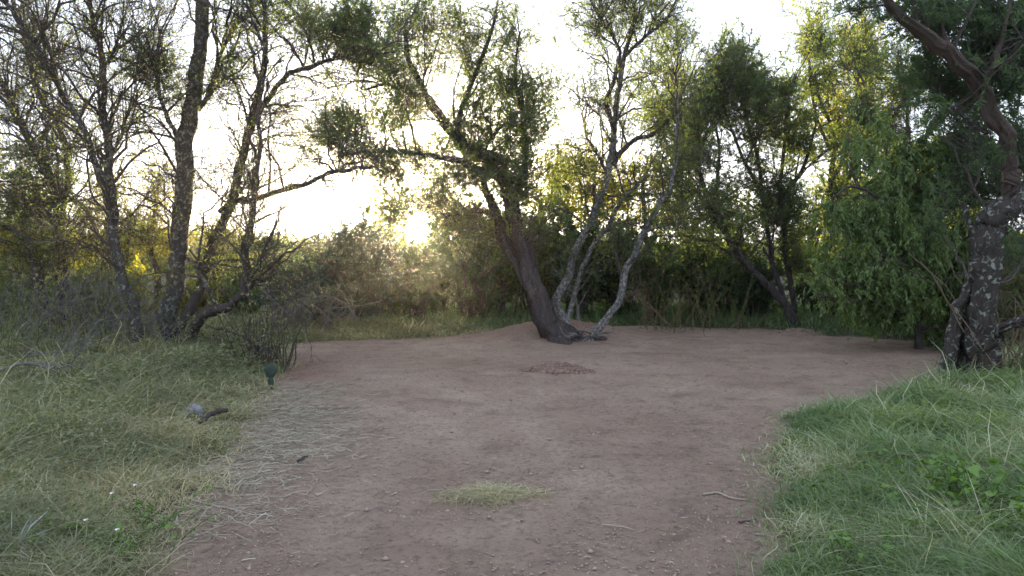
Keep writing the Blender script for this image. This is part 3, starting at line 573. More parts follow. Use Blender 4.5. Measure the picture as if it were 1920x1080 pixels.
for i, (x, yt, hw, Yb, leaf, tm, lab) in enumerate(shr):
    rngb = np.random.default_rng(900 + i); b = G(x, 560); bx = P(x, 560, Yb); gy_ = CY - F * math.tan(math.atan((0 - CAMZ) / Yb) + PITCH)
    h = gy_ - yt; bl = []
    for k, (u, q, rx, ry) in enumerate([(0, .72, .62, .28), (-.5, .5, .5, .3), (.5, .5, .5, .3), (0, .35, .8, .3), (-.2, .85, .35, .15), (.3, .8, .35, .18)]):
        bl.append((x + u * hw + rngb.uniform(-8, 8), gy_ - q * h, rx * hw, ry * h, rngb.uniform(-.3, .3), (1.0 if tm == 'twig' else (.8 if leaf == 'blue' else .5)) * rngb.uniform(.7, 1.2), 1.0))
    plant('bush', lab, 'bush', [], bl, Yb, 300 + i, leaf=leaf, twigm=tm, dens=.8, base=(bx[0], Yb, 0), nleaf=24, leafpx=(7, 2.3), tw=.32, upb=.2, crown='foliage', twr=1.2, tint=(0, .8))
# distant tree line that closes the horizon, further off than anything one could count
rng = np.random.default_rng(5)
T_, c_ = [], 0
n = 60000; fx = rng.uniform(-60, 60, n); top = 1.2 + 1.6 * vnoise(fx * 0.25, fx * 0, 3) + 0.7 * vnoise(fx * 1.3, fx * 0, 4)
top = np.clip(top, 1.9, 3.0)
fz = rng.uniform(0, 1, n) ** 0.8 * top; fy = 48 + rng.uniform(-3, 3, n) + 2 * vnoise(fx * .5, fz, 6)
V, Fq, T = leaf_quads(np.stack([fx, fy, fz], 1), rng.normal(0, 1, (n, 3)), rng.uniform(.3, .6, n), rng.uniform(.14, .28, n), rng, rng.uniform(0, .8, n) * .6 + .3 * vnoise(fx * .8, fz, 7))
o = mesh_obj('far_woodland', V, Fq, M['olive'], tint=T); tag(o, 'hazy far wood closing the horizon behind the thicket', 'wood', None, 'stuff')
# ------------------------------------------------------------------ grass
def blades(x, y, h, wd, lean, az, tint, K=4, seed=0, curl=None, z0=None):
    n = len(x); t = np.linspace(0, 1, K)[None]; z = (H(x, y) if z0 is None else z0)[:, None]
    rr = np.random.default_rng(seed)
    cu = rr.normal(0, 1.0, n)[:, None] if curl is None else curl
    hor = lean[:, None] * t ** 1.7; ver = t * (1 - 0.42 * lean[:, None] * t); a = az[:, None] + cu * t
    X_ = x[:, None] + h[:, None] * hor * np.cos(a); Y_ = y[:, None] + h[:, None] * hor * np.sin(a); Z_ = np.maximum(z + h[:, None] * ver, z + .004)
    C = np.stack([X_, Y_, Z_], -1); s = rr.uniform(0, 6.28, n); S_ = np.stack([np.cos(s), np.sin(s), 0 * s], -1)[:, None]
    wv = (wd[:, None] / 2) * np.array([[.8, 1, .75, .12] if K == 4 else [.9, .8, .12]])
    V = np.stack([C + S_ * wv[..., None], C - S_ * wv[..., None]], 2)
    idx = np.arange(n * K * 2).reshape(n, K, 2)
    q = np.stack([idx[:, :-1, 0], idx[:, :-1, 1], idx[:, 1:, 1], idx[:, 1:, 0]], -1).reshape(-1, 4)
    return V.reshape(-1, 3), q, np.repeat(tint, K * 2)
def scatter(n, x0, x1, y0, y1, rng, bias=0):
    return rng.uniform(x0, x1, n), y0 + (y1 - y0) * rng.uniform(0, 1, n) ** (1 + bias)
rng = np.random.default_rng(77)
def grassfield(name, label, mat, n, box, hfun, tfun, seed, bias=.7, wpx=1.5, edge=.26, stalk=.06, sel=None, lean=(.25, 1.0)):
    rng = np.random.default_rng(seed)
    x, y = scatter(n, *box, rng, bias)
    sdv = -clear_sd(x, y) + rng.uniform(-edge, edge, n)
    cl = vnoise(x * 3.1, y * 3.1, seed) * .6 + vnoise(x * 8, y * 8, seed + 1) * .4
    k = (sdv > 0) & (cl + rng.uniform(0, .75, n) > .42)
    if sel is not None: k &= sel(x, y)
    x, y, sdv, cl = x[k], y[k], sdv[k], cl[k]; n = len(x)
    kk = (sdv > .16) | (rng.uniform(0, 1, n) < .38); x, y, sdv, cl = x[kk], y[kk], sdv[kk], cl[kk]; n = len(x); h = hfun(x, y, np.clip(sdv, 0, 3), cl) * rng.uniform(.45, 1.25, n)
    st = rng.uniform(0, 1, n) < stalk; h = np.where(st, h * 1.5, h)
    ti = np.clip(tfun(x, y, sdv, cl) + rng.normal(0, .16, n), 0, 1); ti = np.where(st, np.clip(ti + .32, 0, 1), ti)
    d = np.hypot(x, y); wd = np.where(st, 1.0, 1.0) * wpx / F * np.maximum(d, 2.5) * rng.uniform(.6, 1.3, n)
    az = rng.uniform(0, 6.28, n)
    o = mesh_obj(name, *blades(x, y, h, wd, rng.uniform(*lean, n), az, ti, 4, seed)[:2], M[mat], tint=np.repeat(ti, 8))
    return tag(o, label, 'grass', None, 'stuff')
grassfield('grass', 'tangled olive and straw coloured grass bank on the left side', 'grassL', 420000, (-10.5, -0.4, 3.0, 14.5),
  lambda x, y, s, c: .07 + .34 * np.clip(s / 1.1, 0, 1) * (.15 + 1.5 * c ** 1.5), lambda x, y, s, c: .26 + .65 * vnoise(x * 1.1, y * 1.1, 31) ** 1.3 - .16 * np.clip((y - 7) / 3, 0, 1) - .12 * (c - .5) + .25 * np.clip(1 - s / .8, 0, 1), 101, stalk=.07, lean=(.5, 2.0))
grassfield('grass', 'fresh green grass spilling over the bottom right edge of the clearing', 'grassR', 300000, (0.9, 8.5, 3.0, 10.5),
  lambda x, y, s, c: .05 + .32 * np.clip(s / .9, 0, 1) * (.15 + 1.5 * c ** 1.5), lambda x, y, s, c: .20 + .9 * vnoise(x * 1.9, y * 1.9, 41) ** 2 + .3 * np.clip(1 - s / .35, 0, 1) * vnoise(x * 3, y * 3, 43), 102, stalk=.06, lean=(.4, 1.9), sel=lambda x, y: y < 10.2)
grassfield('grass', 'strip of low green grass along the far edge of the clearing', 'grassR', 90000, (-6, 10, 10.2, 19.5),
  lambda x, y, s, c: .06 + .21 * np.clip(s / 1.2, 0, 1) * (.4 + c), lambda x, y, s, c: .08 + .4 * vnoise(x * 1.2, y * 1.2, 51), 103, bias=0, stalk=.02, wpx=1.6, sel=lambda x, y: x > -4.6 + 0 * y)
def cover(label, mat, n, box, hmax, seed, lpx, sel=None, tb=.0):
    rng = np.random.default_rng(seed); x, y = scatter(n, *box, rng, .7); sdv = -clear_sd(x, y); cl = vnoise(x * 2.3, y * 2.3, seed)
    k = (sdv > .02) & (cl + rng.uniform(-.25, .25, n) > .45)
    if sel is not None: k &= sel(x, y)
    x, y, sdv, cl = x[k], y[k], sdv[k], cl[k]; n = len(x); z = H(x, y) + hmax * np.clip(sdv / .7, .15, 1) * rng.uniform(.1, 1, n) * (.3 + .9 * cl)
    d = rng.normal(0, 1, (n, 3)); d[:, 2] = np.abs(d[:, 2]) * .6; L = lpx / F * np.maximum(np.hypot(x, y), 3.2) * rng.uniform(.5, 1.3, n)
    ti = np.clip(tb + rng.uniform(0, .6, n) * .7 + .3 * vnoise(x * 1.2, y * 1.2, seed + 3), 0, 1)
    V, Fq, T = leaf_quads(np.stack([x, y, z], 1), d, L, L * .42, rng, ti); tag(mesh_obj('ground_cover', V, Fq, M[mat], tint=T), label, 'ground cover', None, 'stuff')
cover('small leaved weeds mixed through the grass bank on the left', 'grassL', 200000, (-10, -.4, 3, 13), .30, 111, 8)
cover('small green leaved weeds mixed through the bottom right grass', 'willow', 130000, (.9, 8, 3, 9.5), .20, 112, 8)
# cut straw lying flat along the left edge, and litter over the clearing
def litter(name, label, mat, cat, x, y, ln, wd, seed, ti):
    rng = np.random.default_rng(seed); n = len(x); a = rng.uniform(0, 6.28, n)
    z = H(x, y) + rng.uniform(.003, .014, n); d = np.stack([np.cos(a), np.sin(a), 0 * a], 1); s = np.stack([-np.sin(a), np.cos(a), rng.normal(0, .5, n)], 1)
    c0 = np.stack([x, y, z], 1); cv = rng.normal(0, .18, n)[:, None] * s * ln[:, None]; K = 3; Pn = np.stack([c0 - d * ln[:, None] / 2, c0 + cv * [1, 1, 0], c0 + d * ln[:, None] / 2], 1)
    Pn[:, 2, 2] += rng.uniform(0, .3, n) * ln * .3
    V = np.stack([Pn + (s * wd[:, None] / 2)[:, None], Pn - (s * wd[:, None] / 2)[:, None]], 2)
    idx = np.arange(n * 6).reshape(n, 3, 2); q = np.stack([idx[:, :-1, 0], idx[:, :-1, 1], idx[:, 1:, 1], idx[:, 1:, 0]], -1).reshape(-1, 4)
    o = mesh_obj(name, V.reshape(-1, 3), q, M[mat], tint=np.repeat(ti, 6)); return tag(o, label, cat, None, 'stuff')
xs, ys = [], []
for (a, b, r_, n) in ((545, 735, .45, 1500), (530, 770, .4, 2200), (530, 810, .42, 2600), (480, 850, .4, 2200), (430, 905, .3, 1400), (560, 780, .3, 900), (370, 985, .3, 900), (500, 745, .4, 1400)):
    c = G(a, b); xs.append(c[0] + rng.normal(0, r_, n)); ys.append(c[1] + rng.normal(0, r_ * .8, n))
x, y = np.concatenate(xs), np.concatenate(ys); k = np.random.default_rng(3).uniform(0, 1, len(x)) < .6; x, y = x[k], y[k]; n = len(x)
litter('straw', 'pale cut straw lying along the left edge of the dirt', 'straw', 'straw', x, y, rng.uniform(.04, .17, n), rng.uniform(.002, .0045, n), 7, rng.uniform(.45, 1, n))
x, y = scatter(60000, -5, 6, 3, 14, rng, .9); s_ = clear_sd(x, y); k = (s_ > 0) & (rng.uniform(0, 1, len(x)) < .10 + .9 * np.exp(-s_ / .35) + .5 * (vnoise(x * 1.5, y * 1.5, 61) > .6)); x, y = x[k], y[k]; n = len(x)
litter('dry_litter', 'scattered bits of dry grass and twig over the bare dirt', 'straw', 'plant litter', x, y, rng.uniform(.01, .05, n), rng.uniform(.0015, .004, n), 8, rng.uniform(0, 1, n) ** 1.4)
# crumbs of earth
x, y = scatter(45000, -4.5, 6, 3, 13, rng, .9); k = (clear_sd(x, y) > -.1) & (vnoise(x * 1.7, y * 1.7, 71) + rng.uniform(-.5, .5, len(x)) > .45); x, y = x[k], y[k]; n = len(x)
def lumps(x, y, z, r, rng, flat=.6):
    n = len(x); o8 = np.array([[1, 0, 0], [0, 1, 0], [-1, 0, 0], [0, -1, 0], [0, 0, 1], [0, 0, -1]], float)
    f8 = np.array([[0, 1, 4], [1, 2, 4], [2, 3, 4], [3, 0, 4], [1, 0, 5], [2, 1, 5], [3, 2, 5], [0, 3, 5]])
    a = rng.uniform(0, 6.28, n); v = o8[None] * rng.uniform(.6, 1.3, (n, 6, 1)) * r[:, None, None]; v[..., 2] *= flat
    c, s = np.cos(a)[:, None], np.sin(a)[:, None]; v = np.stack([v[..., 0] * c - v[..., 1] * s, v[..., 0] * s + v[..., 1] * c, v[..., 2]], -1)
    v += np.stack([x, y, z], 1)[:, None]
    return v.reshape(-1, 3), (f8[None] + 6 * np.arange(n)[:, None, None]).reshape(-1, 3)
m = NM('earth_crumb'); M['crumb'] = m.finish(m.mix(m.noise(3, 3, .6, m.obj()), (.20, .145, .115), (.40, .30, .235)), .95)
m = NM('red_earth'); M['red_earth'] = m.finish(m.mix(m.ramp(m.noise(30, 5, .7, m.obj()), [(.35, 0), (.65, 1)]), (.09, .06, .046), (.26, .175, .135)), .95, m.bump(m.noise(60, 5, .7, m.obj()), .8, .01))
V, Fq = lumps(x, y, H(x, y) + .001, rng.uniform(.003, .011, n) * (1 + 1.2 * (rng.uniform(0, 1, n) > .96)), rng)
tag(mesh_obj('earth_crumbs', V, Fq, M['crumb']), 'small crumbs of earth strewn over the clearing', 'earth crumbs', None, 'stuff')
m = NM('dark_earth'); M['dark_earth'] = m.finish(m.mix(m.noise(9, 5, .6, m.obj()), (.13, .09, .07), (.26, .19, .145)), .95)
# ------------------------------------------------------------------ small things
def heap(name, label, cat, c, rx, ry, hh, mat, seed, nl=420, lr=(.010, .042)):
    rng = np.random.default_rng(seed); e = 28; g = np.linspace(-1.2, 1.2, e); a, b = np.meshgrid(g, g); r2 = a * a + b * b
    zz = hh * np.clip(1 - r2, -.2, 1) ** 1 * (.6 + .8 * vnoise(a * 3 + seed, b * 3, seed)) + .012 * rng.normal(0, 1, a.shape) * (r2 < 1)
    zz = np.where(r2 > 1.1, -.04, zz); x = c[0] + a * rx; y = c[1] + b * ry; z = H(x, y) + zz
    idx = np.arange(e * e).reshape(e, e); q = np.stack([idx[:-1, :-1], idx[:-1, 1:], idx[1:, 1:], idx[1:, :-1]], -1).reshape(-1, 4)
    Vh = np.stack([x.ravel(), y.ravel(), z.ravel()], 1); th = rng.uniform(0, 6.28, nl); rr = rng.uniform(0, 1.1, nl); lx, ly = rr * np.cos(th), rr * np.sin(th)
    V, Fq = lumps(c[0] + lx * rx, c[1] + ly * ry, H(c[0] + lx * rx, c[1] + ly * ry) + hh * np.clip(1 - rr * rr, 0, 1) * .95, rng.uniform(*lr, nl), rng, .8)
    tri = np.concatenate([q[:, [0, 1, 2]], q[:, [0, 2, 3]], Fq + len(Vh)])
    return tag(mesh_obj(name, np.concatenate([Vh, V]), tri, M[mat]), label, cat)
heap('dirt_heap', 'low crumbly heap of reddish earth in the middle of the clearing', 'dirt heap', G(1046, 697), .44, .26, .085, 'red_earth', 3)
heap('dirt_heap', 'small mound of pale dug earth at the foot of the slanting dark tree', 'dirt heap', G(1500, 628), .40, .25, .05, 'dark_earth', 4, 120)
heap('dirt_heap', 'thin patch of dark loose earth on the right of the clearing', 'dirt heap', G(1600, 680), .40, .25, .02, 'dark_earth', 5, 120, (.005, .018))
# tuft of cut grass in the foreground
c = G(925, 925); n = 900; r = rng.uniform(0, 1.25, n) ** .9; a = rng.uniform(0, 6.28, n); x = c[0] + r * .26 * np.cos(a); y = c[1] + r * .17 * np.sin(a)
x += .07 * np.sin(a * 3 + 1); h = rng.uniform(.04, .18, n) * (1.0 - .4 * r); ti = np.clip(rng.normal(.88, .2, n), 0, 1)
V, Fq, T = blades(x, y, h, rng.uniform(.003, .006, n), rng.uniform(1.6, 2.35, n), rng.uniform(0, 6.28, n), ti, 4, 5)
tag(mesh_obj('grass_tuft', V, Fq, M['grassL'], tint=T), 'flattened tuft of cut grass alone on the foreground dirt', 'grass tuft')
def tube_obj(name, pts, r, mat, label=None, cat=None, parent=None, sides=7, n=18, seed=1, rough=.12, wig=.25):
    rng = np.random.default_rng(seed); L = spline(np.array(pts), n); rv = np.interp(np.linspace(0, 1, n), np.linspace(0, 1, len(r)), r)
    L = L + rng.normal(0, 1, L.shape) * rv[:, None] * wig
    V, Fq = tubes(L[None], rv[None], sides, rng, rough)
    o = mesh_obj(name, V, Fq, M[mat], parent, smooth=True)
    if label: tag(o, label, cat)
    return o
def gz(px, py, dz=0.0):
    p = G(px, py); p[2] = float(H(p[0], p[1])) + dz; return p
m = NM('grey_stone'); M['stone'] = m.finish(m.mix(m.ramp(m.noise(14, 6, .7, m.obj()), [(.4, 0), (.6, 1)]), (.06, .06, .062), (.19, .19, .20)), .8, m.bump(m.noise(14, 6, .7, m.obj()), .6, .02))
def rock(label, c, r, mat, seed, cat='stone', name='stone', loc_z=0.0):
    rng = np.random.default_rng(seed); u, v_ = 20, 14; th = np.linspace(0, 2 * np.pi, u, endpoint=False); ph = np.linspace(.05, np.pi - .05, v_)
    A, B = np.meshgrid(th, ph); d = np.stack([np.sin(B) * np.cos(A), np.sin(B) * np.sin(A), np.cos(B)], -1)
    f = np.ones(A.shape)
    for _ in range(9):
        nrm = norm(rng.normal(0, 1, 3)); k = rng.uniform(.62, .9); dd = d @ nrm; f = np.minimum(f, np.where(dd > 0, k / np.maximum(dd, 1e-3), 9))
    V = d * f[..., None] * np.array(r); idx = np.arange(u * v_).reshape(v_, u)
    q = np.stack([idx[:-1], np.roll(idx[:-1], -1, 1), np.roll(idx[1:], -1, 1), idx[1:]], -1).reshape(-1, 4)
    V = V.reshape(-1, 3) + c + np.array([0, 0, r[2] * .5 + loc_z]); return tag(mesh_obj(name, V, q, M[mat], smooth=False), label, cat)
rock('pale grey pointed stone half hidden in the left grass', gz(366, 800), (.085, .06, .085), 'stone', 6, loc_z=.07)
a_, b_ = gz(372, 822, .10), gz(425, 800, .16)
tube_obj('log', [a_, (a_ + b_) / 2 + [0, 0, .03], b_], (.014, .022, .018), 'bark_mid', 'short dark weathered log lying beside the grey stone', 'log', seed=4)
# little prickly pear
c = gz(508, 728); e = empty('cactus', c); tag(e, 'tiny dark cactus with one round pad at the left edge of the dirt', 'cactus')
m = NM('cactus_skin'); M['cactus'] = m.finish(m.mix(m.noise(30, 3, .5, m.obj()), (.02, .035, .028), (.04, .06, .045)), .6, m.bump(m.noise(50, 2, .5, m.obj()), .4, .01))
def pad(name, cc, rx, rz, ry, parent):
    u, v_ = 16, 10; th = np.linspace(0, 2 * np.pi, u, endpoint=False); ph = np.linspace(.02, np.pi - .02, v_); A, B = np.meshgrid(th, ph)
    taper = 1 - .35 * np.clip(-np.cos(B), 0, 1) 
    V = np.stack([np.sin(B) * np.cos(A) * rx * taper, np.sin(B) * np.sin(A) * ry, np.cos(B) * rz], -1).reshape(-1, 3) + cc; idx = np.arange(u * v_).reshape(v_, u)
    return mesh_obj(name, V, np.stack([idx[:-1], np.roll(idx[:-1], -1, 1), np.roll(idx[1:], -1, 1), idx[1:]], -1).reshape(-1, 4), M['cactus'], parent, smooth=True)
pad('stem', np.array([0, 0, .07]), .035, .08, .02, e); pad('pad', np.array([0, 0, .20]), .07, .085, .022, e)
# roots and broken wood at the foot of the central tree
e = empty('dead_wood', gz(1108, 645)); tag(e, 'twisted heap of broken grey roots right of the foot of the central tree', 'dead wood')
rr_ = np.random.default_rng(12); e0 = np.array(e.location)
for k in range(24):
    a = rr_.uniform(-.5, .6); p0 = np.array([rr_.uniform(-.28, .18), rr_.uniform(-.1, .25), rr_.uniform(.02, .16)]); L_ = rr_.uniform(.10, .32); dr = norm(np.array([math.cos(a) * rr_.choice([-1, 1]), math.sin(a), rr_.normal(0, .25)]))
    p2 = p0 + dr * L_; p2[2] = max(p2[2], .02); mid_ = (p0 + p2) / 2 + rr_.normal(0, .06, 3); mid_[2] = max(mid_[2], .03)
    r_ = rr_.uniform(.006, .026); tube_obj('root', [p0, mid_, p2], (r_, r_ * .9, r_ * .35), 'twig_grey' if k % 3 else 'bark_dark', parent=e, seed=k, n=10)
m = NM('pale_root'); M['pale_root'] = m.finish(m.mix(m.noise(30, 3, .6, m.obj()), (.20, .165, .125), (.38, .33, .26)))
# loose sticks
for k, (pts, r, mt, lab) in enumerate([
   ([(1130, 978), (1165, 984), (1192, 990)], .006, 'pale_root', 'straight thin tan stick on the foreground dirt right of the cut tuft'),
   ([(1318, 925), (1345, 922), (1370, 932), (1402, 938)], .007, 'pale_root', 'pale crooked root lying near the right grass edge'),
   ([(1385, 978), (1402, 975), (1418, 970)], .006, 'twig', 'short dark twig lying against the right grass edge'),
   ([(558, 872), (568, 866), (577, 862)], .010, 'bark_dark', 'short dark stub of wood on the left edge straw'),
   ([(800, 915), (835, 912)], .004, 'pale_root', 'pale straw stalk lying left of the cut tuft'),
   ([(345, 940), (380, 952), (430, 962), (478, 978)], .005, 'pale_root', 'long curved dry stalk over the lower left dirt edge')]):
    P3 = [gz(a, b, r * .9 + .004) for a, b in pts]
    tube_obj('stick', P3 if len(P3) > 2 else [P3[0], (P3[0] + P3[1]) / 2, P3[1]], (r, r, r * .5), mt, lab, 'stick', sides=6, n=12, seed=40 + k)
# fallen dead branches
def dead_branch(label, pts, r, mat, seed, nb=40, spread=.35, drop=0.0, ln=(.2, .7), cat='dead branch'):
    rng = np.random.default_rng(seed); L = spline(np.array(pts), 24); rv = np.linspace(r, r * .25, 24)
    e = empty('dead_branch', L[0]); tag(e, label, cat); loc = np.array(e.location)
    V, Fq = tubes((L + rng.normal(0, r * .4, L.shape))[None], rv[None], 7, rng, .15); mesh_obj('stem', V, Fq, M[mat], e, smooth=True, loc=loc)
    i = rng.integers(3, 23, nb); ax = norm(L[np.minimum(i + 1, 23)] - L[i - 1]); T1 = L[i] + norm(ax * .9 + rng.normal(0, 1, (nb, 3)) * spread * 2) * rng.uniform(*ln, (nb, 1)); T1[:, 2] = np.maximum(T1[:, 2] - drop * rng.uniform(0, 1, nb), .05)
    B, Lb = bez(L[i], T1, 7, rng, .12, .1); R1 = np.minimum(rv[i] * .6, .012)[:, None] * np.linspace(1, .3, 7)[None]; w1 = tubes(B, R1, 4)
    j = np.repeat(np.arange(nb), 5); k = rng.integers(2, 7, len(j)); A = B[j, k]; ax = norm(B[j, -1] - B[j, 0]); T2 = A + norm(ax + rng.normal(0, 1, A.shape) * spread * 1.8) * rng.uniform(.12, .4, (len(j), 1)); T2[:, 2] = np.maximum(T2[:, 2], .03)
    B2, _ = bez(A, T2, 5, rng, .08, .12); w2 = tubes(B2, np.full((len(j), 1), .0035) * np.linspace(1.3, .5, 5)[None], 3)
    V, Fq, _ = cat_mesh([w1, w2]); mesh_obj('twigs', V, Fq, M[mat], e, loc=loc)
dead_branch('grey fallen brush fanning left from the foot of the rounded grey green bush', [P(690, 625, 14.6), P(640, 565, 14.2), P(580, 560, 13.9), (P(520, 625, 13.8))], .03, 'twig_grey', 1, 70, .4, .5)
dead_branch('second arch of grey dead brush nearer the low bluish bush', [P(640, 625, 14.0), P(590, 575, 13.8), P(545, 580, 13.6), P(515, 635, 13.5)], .022, 'twig_grey', 2, 60, .4, .4)
dead_branch('pale bare branch fallen across the thicket left of the slimmer grey trunk', [P(40, 612, 10.8), P(80, 592, 10.8), P(120, 570, 10.9), P(230, 545, 11)], .022, 'twig_grey', 3, 46, .35)
dead_branch('tangle of grey dead twigs low against the slimmer grey trunk', [P(160, 640, 10.4), P(190, 600, 10.5), P(240, 598, 10.6), P(285, 615, 10.7)], .02, 'twig_grey', 4, 50, .45)
dead_branch('thin curved bare branch arching over the grass at the left edge', [P(-10, 698, 7.6), P(50, 680, 7.6), P(110, 690, 7.5), P(140, 672, 7.4), P(132, 640, 7.4)], .014, 'twig_grey', 5, 12, .35, 0, (.1, .35))
dead_branch('bent dry branch sweeping from the tall lichen tree down to the reedy clump', [P(385, 612, 10.6), P(430, 622, 10.5), P(465, 638, 10.4), P(500, 668, 10.3)], .016, 'twig', 6, 16, .4, 0, (.1, .3))
dead_branch('short forked pale dead branch standing inside the fork of the central tree', [P(1085, 600, 13.6), P(1080, 560, 13.6), P(1068, 540, 13.6), P(1050, 520, 13.6)], .03, 'twig_grey', 7, 14, .5, 0, (.2, .5))
dead_branch('pale broken branch propped in the scrub right of the pale leaning stem', [P(1250, 605, 14.8), P(1225, 580, 14.7), P(1200, 555, 14.6), P(1178, 545, 14.5)], .02, 'twig_tan', 8, 12, .4, 0, (.15, .4))
# reedy clump at the corner of the dirt, left
def stalks(name, label, cat, c, n, h, sp, mat, leafm, seed, r=.008, lean=.35, nl=8, lpx=.05, lt=(0, .8)):
    rng = np.random.default_rng(seed); e = empty(name, (c[0], c[1], float(H(c[0], c[1])))); tag(e, label, cat); loc = np.array(e.location)
    A = loc + np.stack([rng.normal(0, sp * .3, n), rng.normal(0, sp * .3, n), np.full(n, -.03)], 1); hh = rng.uniform(.5, 1, n)[:, None] * h
    T1 = A + np.concatenate([rng.normal(0, lean, (n, 2)) * hh, hh], 1); B, _ = bez(A, T1, 8, rng, .05, .07)
    V, Fq = tubes(B, np.full((n, 1), r) * np.linspace(1, .35, 8)[None], 4); mesh_obj('stems', V, Fq, M[mat], e, loc=loc)
    m_ = n * nl; i = rng.integers(0, n, m_); k = rng.integers(1, 8, m_); p = B[i, k]; d = norm(rng.normal(0, 1, (m_, 3)) + [0, 0, .3])
    V, Fq, T = leaf_quads(p, d, lpx * rng.uniform(.6, 1.3, m_), lpx * .3 * rng.uniform(.7, 1.2, m_), rng, rng.uniform(*lt, m_)); mesh_obj('leaves', V, Fq, M[leafm], e, tint=T, loc=loc); return e
stalks('shrub', 'clump of leaning bare stems with sparse leaves at the left corner of the dirt', 'shrub', G(500, 690), 34, 1.25, .5, 'twig', 'grassL', 51, .011, .28, 40)
stalks('shrub', 'tan dry stems rising behind the roots of the lichen blotched trunk', 'shrub', G(1895, 735), 40, 1.5, .7, 'twig_tan', 'dark', 52, .012, .35, 10)
stalks('shrub', 'orange brown dry stems standing between the central and slanting trees', 'shrub', P(1245, 610, 15.2), 22, 1.1, 1.3, 'twig_tan', 'olive', 53, .008, .5, 60)
stalks('shrub', 'second clump of dry stems nearer the slanting dark tree', 'shrub', P(1335, 612, 15.4), 22, 1.1, 1.3, 'twig_tan', 'olive', 54, .008, .5, 60)
for k, (a, b, n, h, mt, lf, lab) in enumerate([(40, 672, 60, 1.5, 'twig_grey', 'grassL', 'tall sparse brush of thin grey stems at the far left edge'), (135, 668, 60, 1.6, 'twig', 'grassL', 'tall brush of thin brown stems below the pale fallen branch'),
    (215, 690, 44, 1.2, 'twig_grey', 'olive', 'brushy thin stemmed shrub hiding the foot of the slimmer grey trunk'), (300, 690, 26, .7, 'twig', 'grassL', 'low sparse brush left of the foot of the tall lichen trunk'), (-20, 720, 50, 1.0, 'twig', 'olive', 'leafy brush half cut off by the left picture edge')]):
    stalks('shrub', lab, 'shrub', G(a, b), n, h, 1.6, mt, lf, 90 + k, .006, .45, 46, .04, (.1, .7))
# herbs on the left bank
herbs = [(40, 690, .5), (120, 680, .45), (190, 690, .4), (70, 740, .4), (250, 720, .4), (10, 640, .6), (160, 650, .5), (95, 640, .6), (330, 700, .35), (220, 650, .4)]
for k, (a, b, h) in enumerate(herbs):
    lab = ['low leafy weed under the thin curved branch at the left edge', 'feathery weed below the pale fallen branch', 'bushy weed before the slimmer grey trunk', 'broad olive weed furthest down the left bank', 'sparse weed in front of the foot of the slimmer grey trunk',
           'tall weed at the far left under the thicket', 'yellowish weed beneath the pale fallen branch tips', 'tall yellow green weed between the thicket and the left bank', 'short weed at the foot of the tall lichen trunk', 'weed right beside the slimmer grey trunk'][k]
    stalks('weed', lab, 'weed', G(a, b + 20), 60, h, 1.0, 'twig', 'yellow' if k in (6, 7) else 'grassL', 70 + k, .004, .45, 34, .035, (.1, .55))
# broad leaved weeds, bottom right
def broad(label, c, n, h, size, seed, mat='bright'):
    rng = np.random.default_rng(seed); e = empty('leafy_weed', (c[0], c[1], float(H(c[0], c[1])))); tag(e, label, 'weed'); loc = np.array(e.location)
    A = loc + np.stack([rng.normal(0, .10, n), rng.normal(0, .10, n), np.full(n, -.01)], 1); T1 = A + np.stack([rng.normal(0, .13, n), rng.normal(0, .13, n), rng.uniform(.5, 1, n) * h], 1)
    B, _ = bez(A, T1, 6, rng, .1, .08); V, Fq = tubes(B, np.full((n, 1), .0035) * np.linspace(1, .5, 6)[None], 4); mesh_obj('stems', V, Fq, M['bright'], e, tint=np.full(len(V), .2), loc=loc)
    m_ = n * 5; i = rng.integers(0, n, m_); k = rng.integers(2, 6, m_); k[:n] = 5; i[:n] = np.arange(n); p = B[i, k]; d = norm(np.stack([rng.normal(0, 1, m_), rng.normal(0, 1, m_), rng.normal(.05, .3, m_)], 1)); up = np.array([0, 0, 1.0]) + rng.normal(0, .3, (m_, 3))
    s = norm(np.cross(d, up)); nr = norm(np.cross(s, d)); sz = size * rng.uniform(.5, 1.15, m_)
    # folded ovate leaf: 2 x 4 quads either side of a midrib that droops
    t = np.array([0, .12, .38, .7, 1.0]); wv = np.array([.04, .36, .46, .28, .01]); dz = -.30 * t ** 2
    mid = p[:, None] + d[:, None] * (t * sz[:, None])[..., None] + np.array([0, 0, 1.0]) * (dz * sz[:, None])[..., None]
    sd_ = s[:, None] * (wv * sz[:, None])[..., None] + nr[:, None] * (wv * .35 * sz[:, None])[..., None]; sd2 = -s[:, None] * (wv * sz[:, None])[..., None] + nr[:, None] * (wv * .35 * sz[:, None])[..., None]
    V = np.stack([mid + sd2, mid, mid + sd_], 2); idx = np.arange(m_ * 15).reshape(m_, 5, 3)
    q = np.concatenate([np.stack([idx[:, :-1, j], idx[:, :-1, j + 1], idx[:, 1:, j + 1], idx[:, 1:, j]], -1).reshape(-1, 4) for j in (0, 1)])
    ti = np.clip(rng.normal(.5, .3, m_), 0, 1); mesh_obj('leaves', V.reshape(-1, 3), q, M[mat], e, tint=np.repeat(ti, 15), smooth=True, loc=loc)
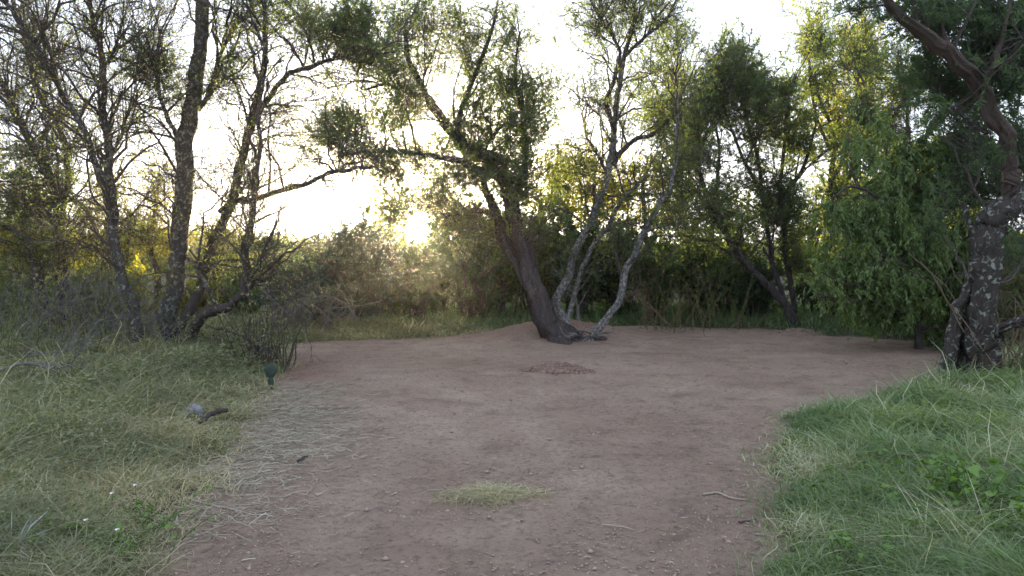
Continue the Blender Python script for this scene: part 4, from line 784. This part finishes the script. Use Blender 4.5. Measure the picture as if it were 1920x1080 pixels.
for k, (a, b, n, h, s, lab) in enumerate([(1800, 990, 24, .34, .058, 'light green broad leaved weed standing highest in the bottom right grass'), (1850, 1035, 24, .30, .058, 'broad leaved weed just right of and below the tallest light green one'),
    (1915, 1090, 22, .30, .058, 'broad leaved weed cut off by the bottom right corner'), (1730, 900, 9, .22, .05, 'small leafy weed inside the right grass, uppermost of its kind'), (1895, 1000, 16, .28, .06, 'dusky broad leaved weed at the right edge'), (1560, 935, 9, .14, .045, 'tiny leafy weed near the tip of the right grass'),
    (1640, 1075, 12, .2, .045, 'leafy weed at the bottom edge under the right grass'), (1870, 790, 10, .25, .06, 'yellowish leafy weed in front of the lichen blotched trunk')]):
    broad(lab, G(a, b), n, h, s, 200 + k)
for k, (a, b, n, h, s, lab) in enumerate([(270, 1010, 26, .14, .03, 'yellow green herb at the tip of the lower left grass'), (210, 1060, 26, .14, .03, 'bright low herb at the bottom left beside white flowers'), (60, 1060, 26, .16, .03, 'fresh green herb in the bottom left corner')]):
    broad(lab, G(a, b), n, h, s, 230 + k)
# white daisies, bottom left
m = NM('petal'); M['petal'] = m.finish((.75, .74, .70), .7)
for k, (a, b, lab) in enumerate([(222, 1072, 'lowest little white flower at the bottom left'), (163, 1054, 'small white flower nearest the left in the bottom grass'), (212, 1000, 'white flower on the green herb'), (255, 975, 'highest small white flower in the lower left grass')]):
    c = gz(a, b, .17); e = empty('flower', c - [0, 0, .17]); tag(e, lab, 'flower')
    tube_obj('stem', [(0, 0, 0), (.005, 0, .09), (0, 0, .17)], (.0015, .0015, .001), 'bright', parent=e, sides=4, n=6)
    t = np.linspace(0, 2 * np.pi, 7)[:-1]; V, Fq, T = leaf_quads(np.tile([0, 0, .17], (6, 1)), np.stack([np.cos(t), np.sin(t), .25 + 0 * t], 1), np.full(6, .014), np.full(6, .010), np.random.default_rng(1), np.zeros(6)); mesh_obj('petals', V, Fq, M['petal'], e)
# pale spiky plant in the corner
c = G(22, 1075); n = 46; a = rng.uniform(0, 6.28, n)
V, Fq, T = blades(c[0] + .02 * np.cos(a), c[1] + .02 * np.sin(a), rng.uniform(.10, .26, n), np.full(n, .008), rng.uniform(.3, 1.3, n), a, np.full(n, 1.0), 4, 9, curl=0)
m = NM('pale_blade'); M['pale'] = m.finish((.38, .42, .42), .7)
tag(mesh_obj('spiky_plant', V, Fq, M['pale']), 'pale blue grey spiky plant in the bottom left corner', 'plant')
# ------------------------------------------------------------------ air volume added for a glow round the sun, like lens glare
ADDED_HAZE = 0.0009
m = NM('added_haze_air'); pv = m.n('ShaderNodeVolumePrincipled'); pv.inputs['Color'].default_value = (.93, .93, .93, 1); pv.inputs['Density'].default_value = ADDED_HAZE; pv.inputs['Anisotropy'].default_value = .90
m.l(pv.outputs[0], m.o.inputs['Volume'])
bx_ = [-170, 170, -170, 170, -1.6, 13]
V = [(bx_[i], bx_[2 + j], bx_[4 + k]) for i in (0, 1) for j in (0, 1) for k in (0, 1)]
o = mesh_obj('added_haze', V, [(0, 1, 3, 2), (4, 6, 7, 5), (0, 4, 5, 1), (2, 3, 7, 6), (0, 2, 6, 4), (1, 5, 7, 3)], m.m); tag(o, 'thin scattering air added to spread a glow round the low sun', 'added_haze', None, 'stuff')
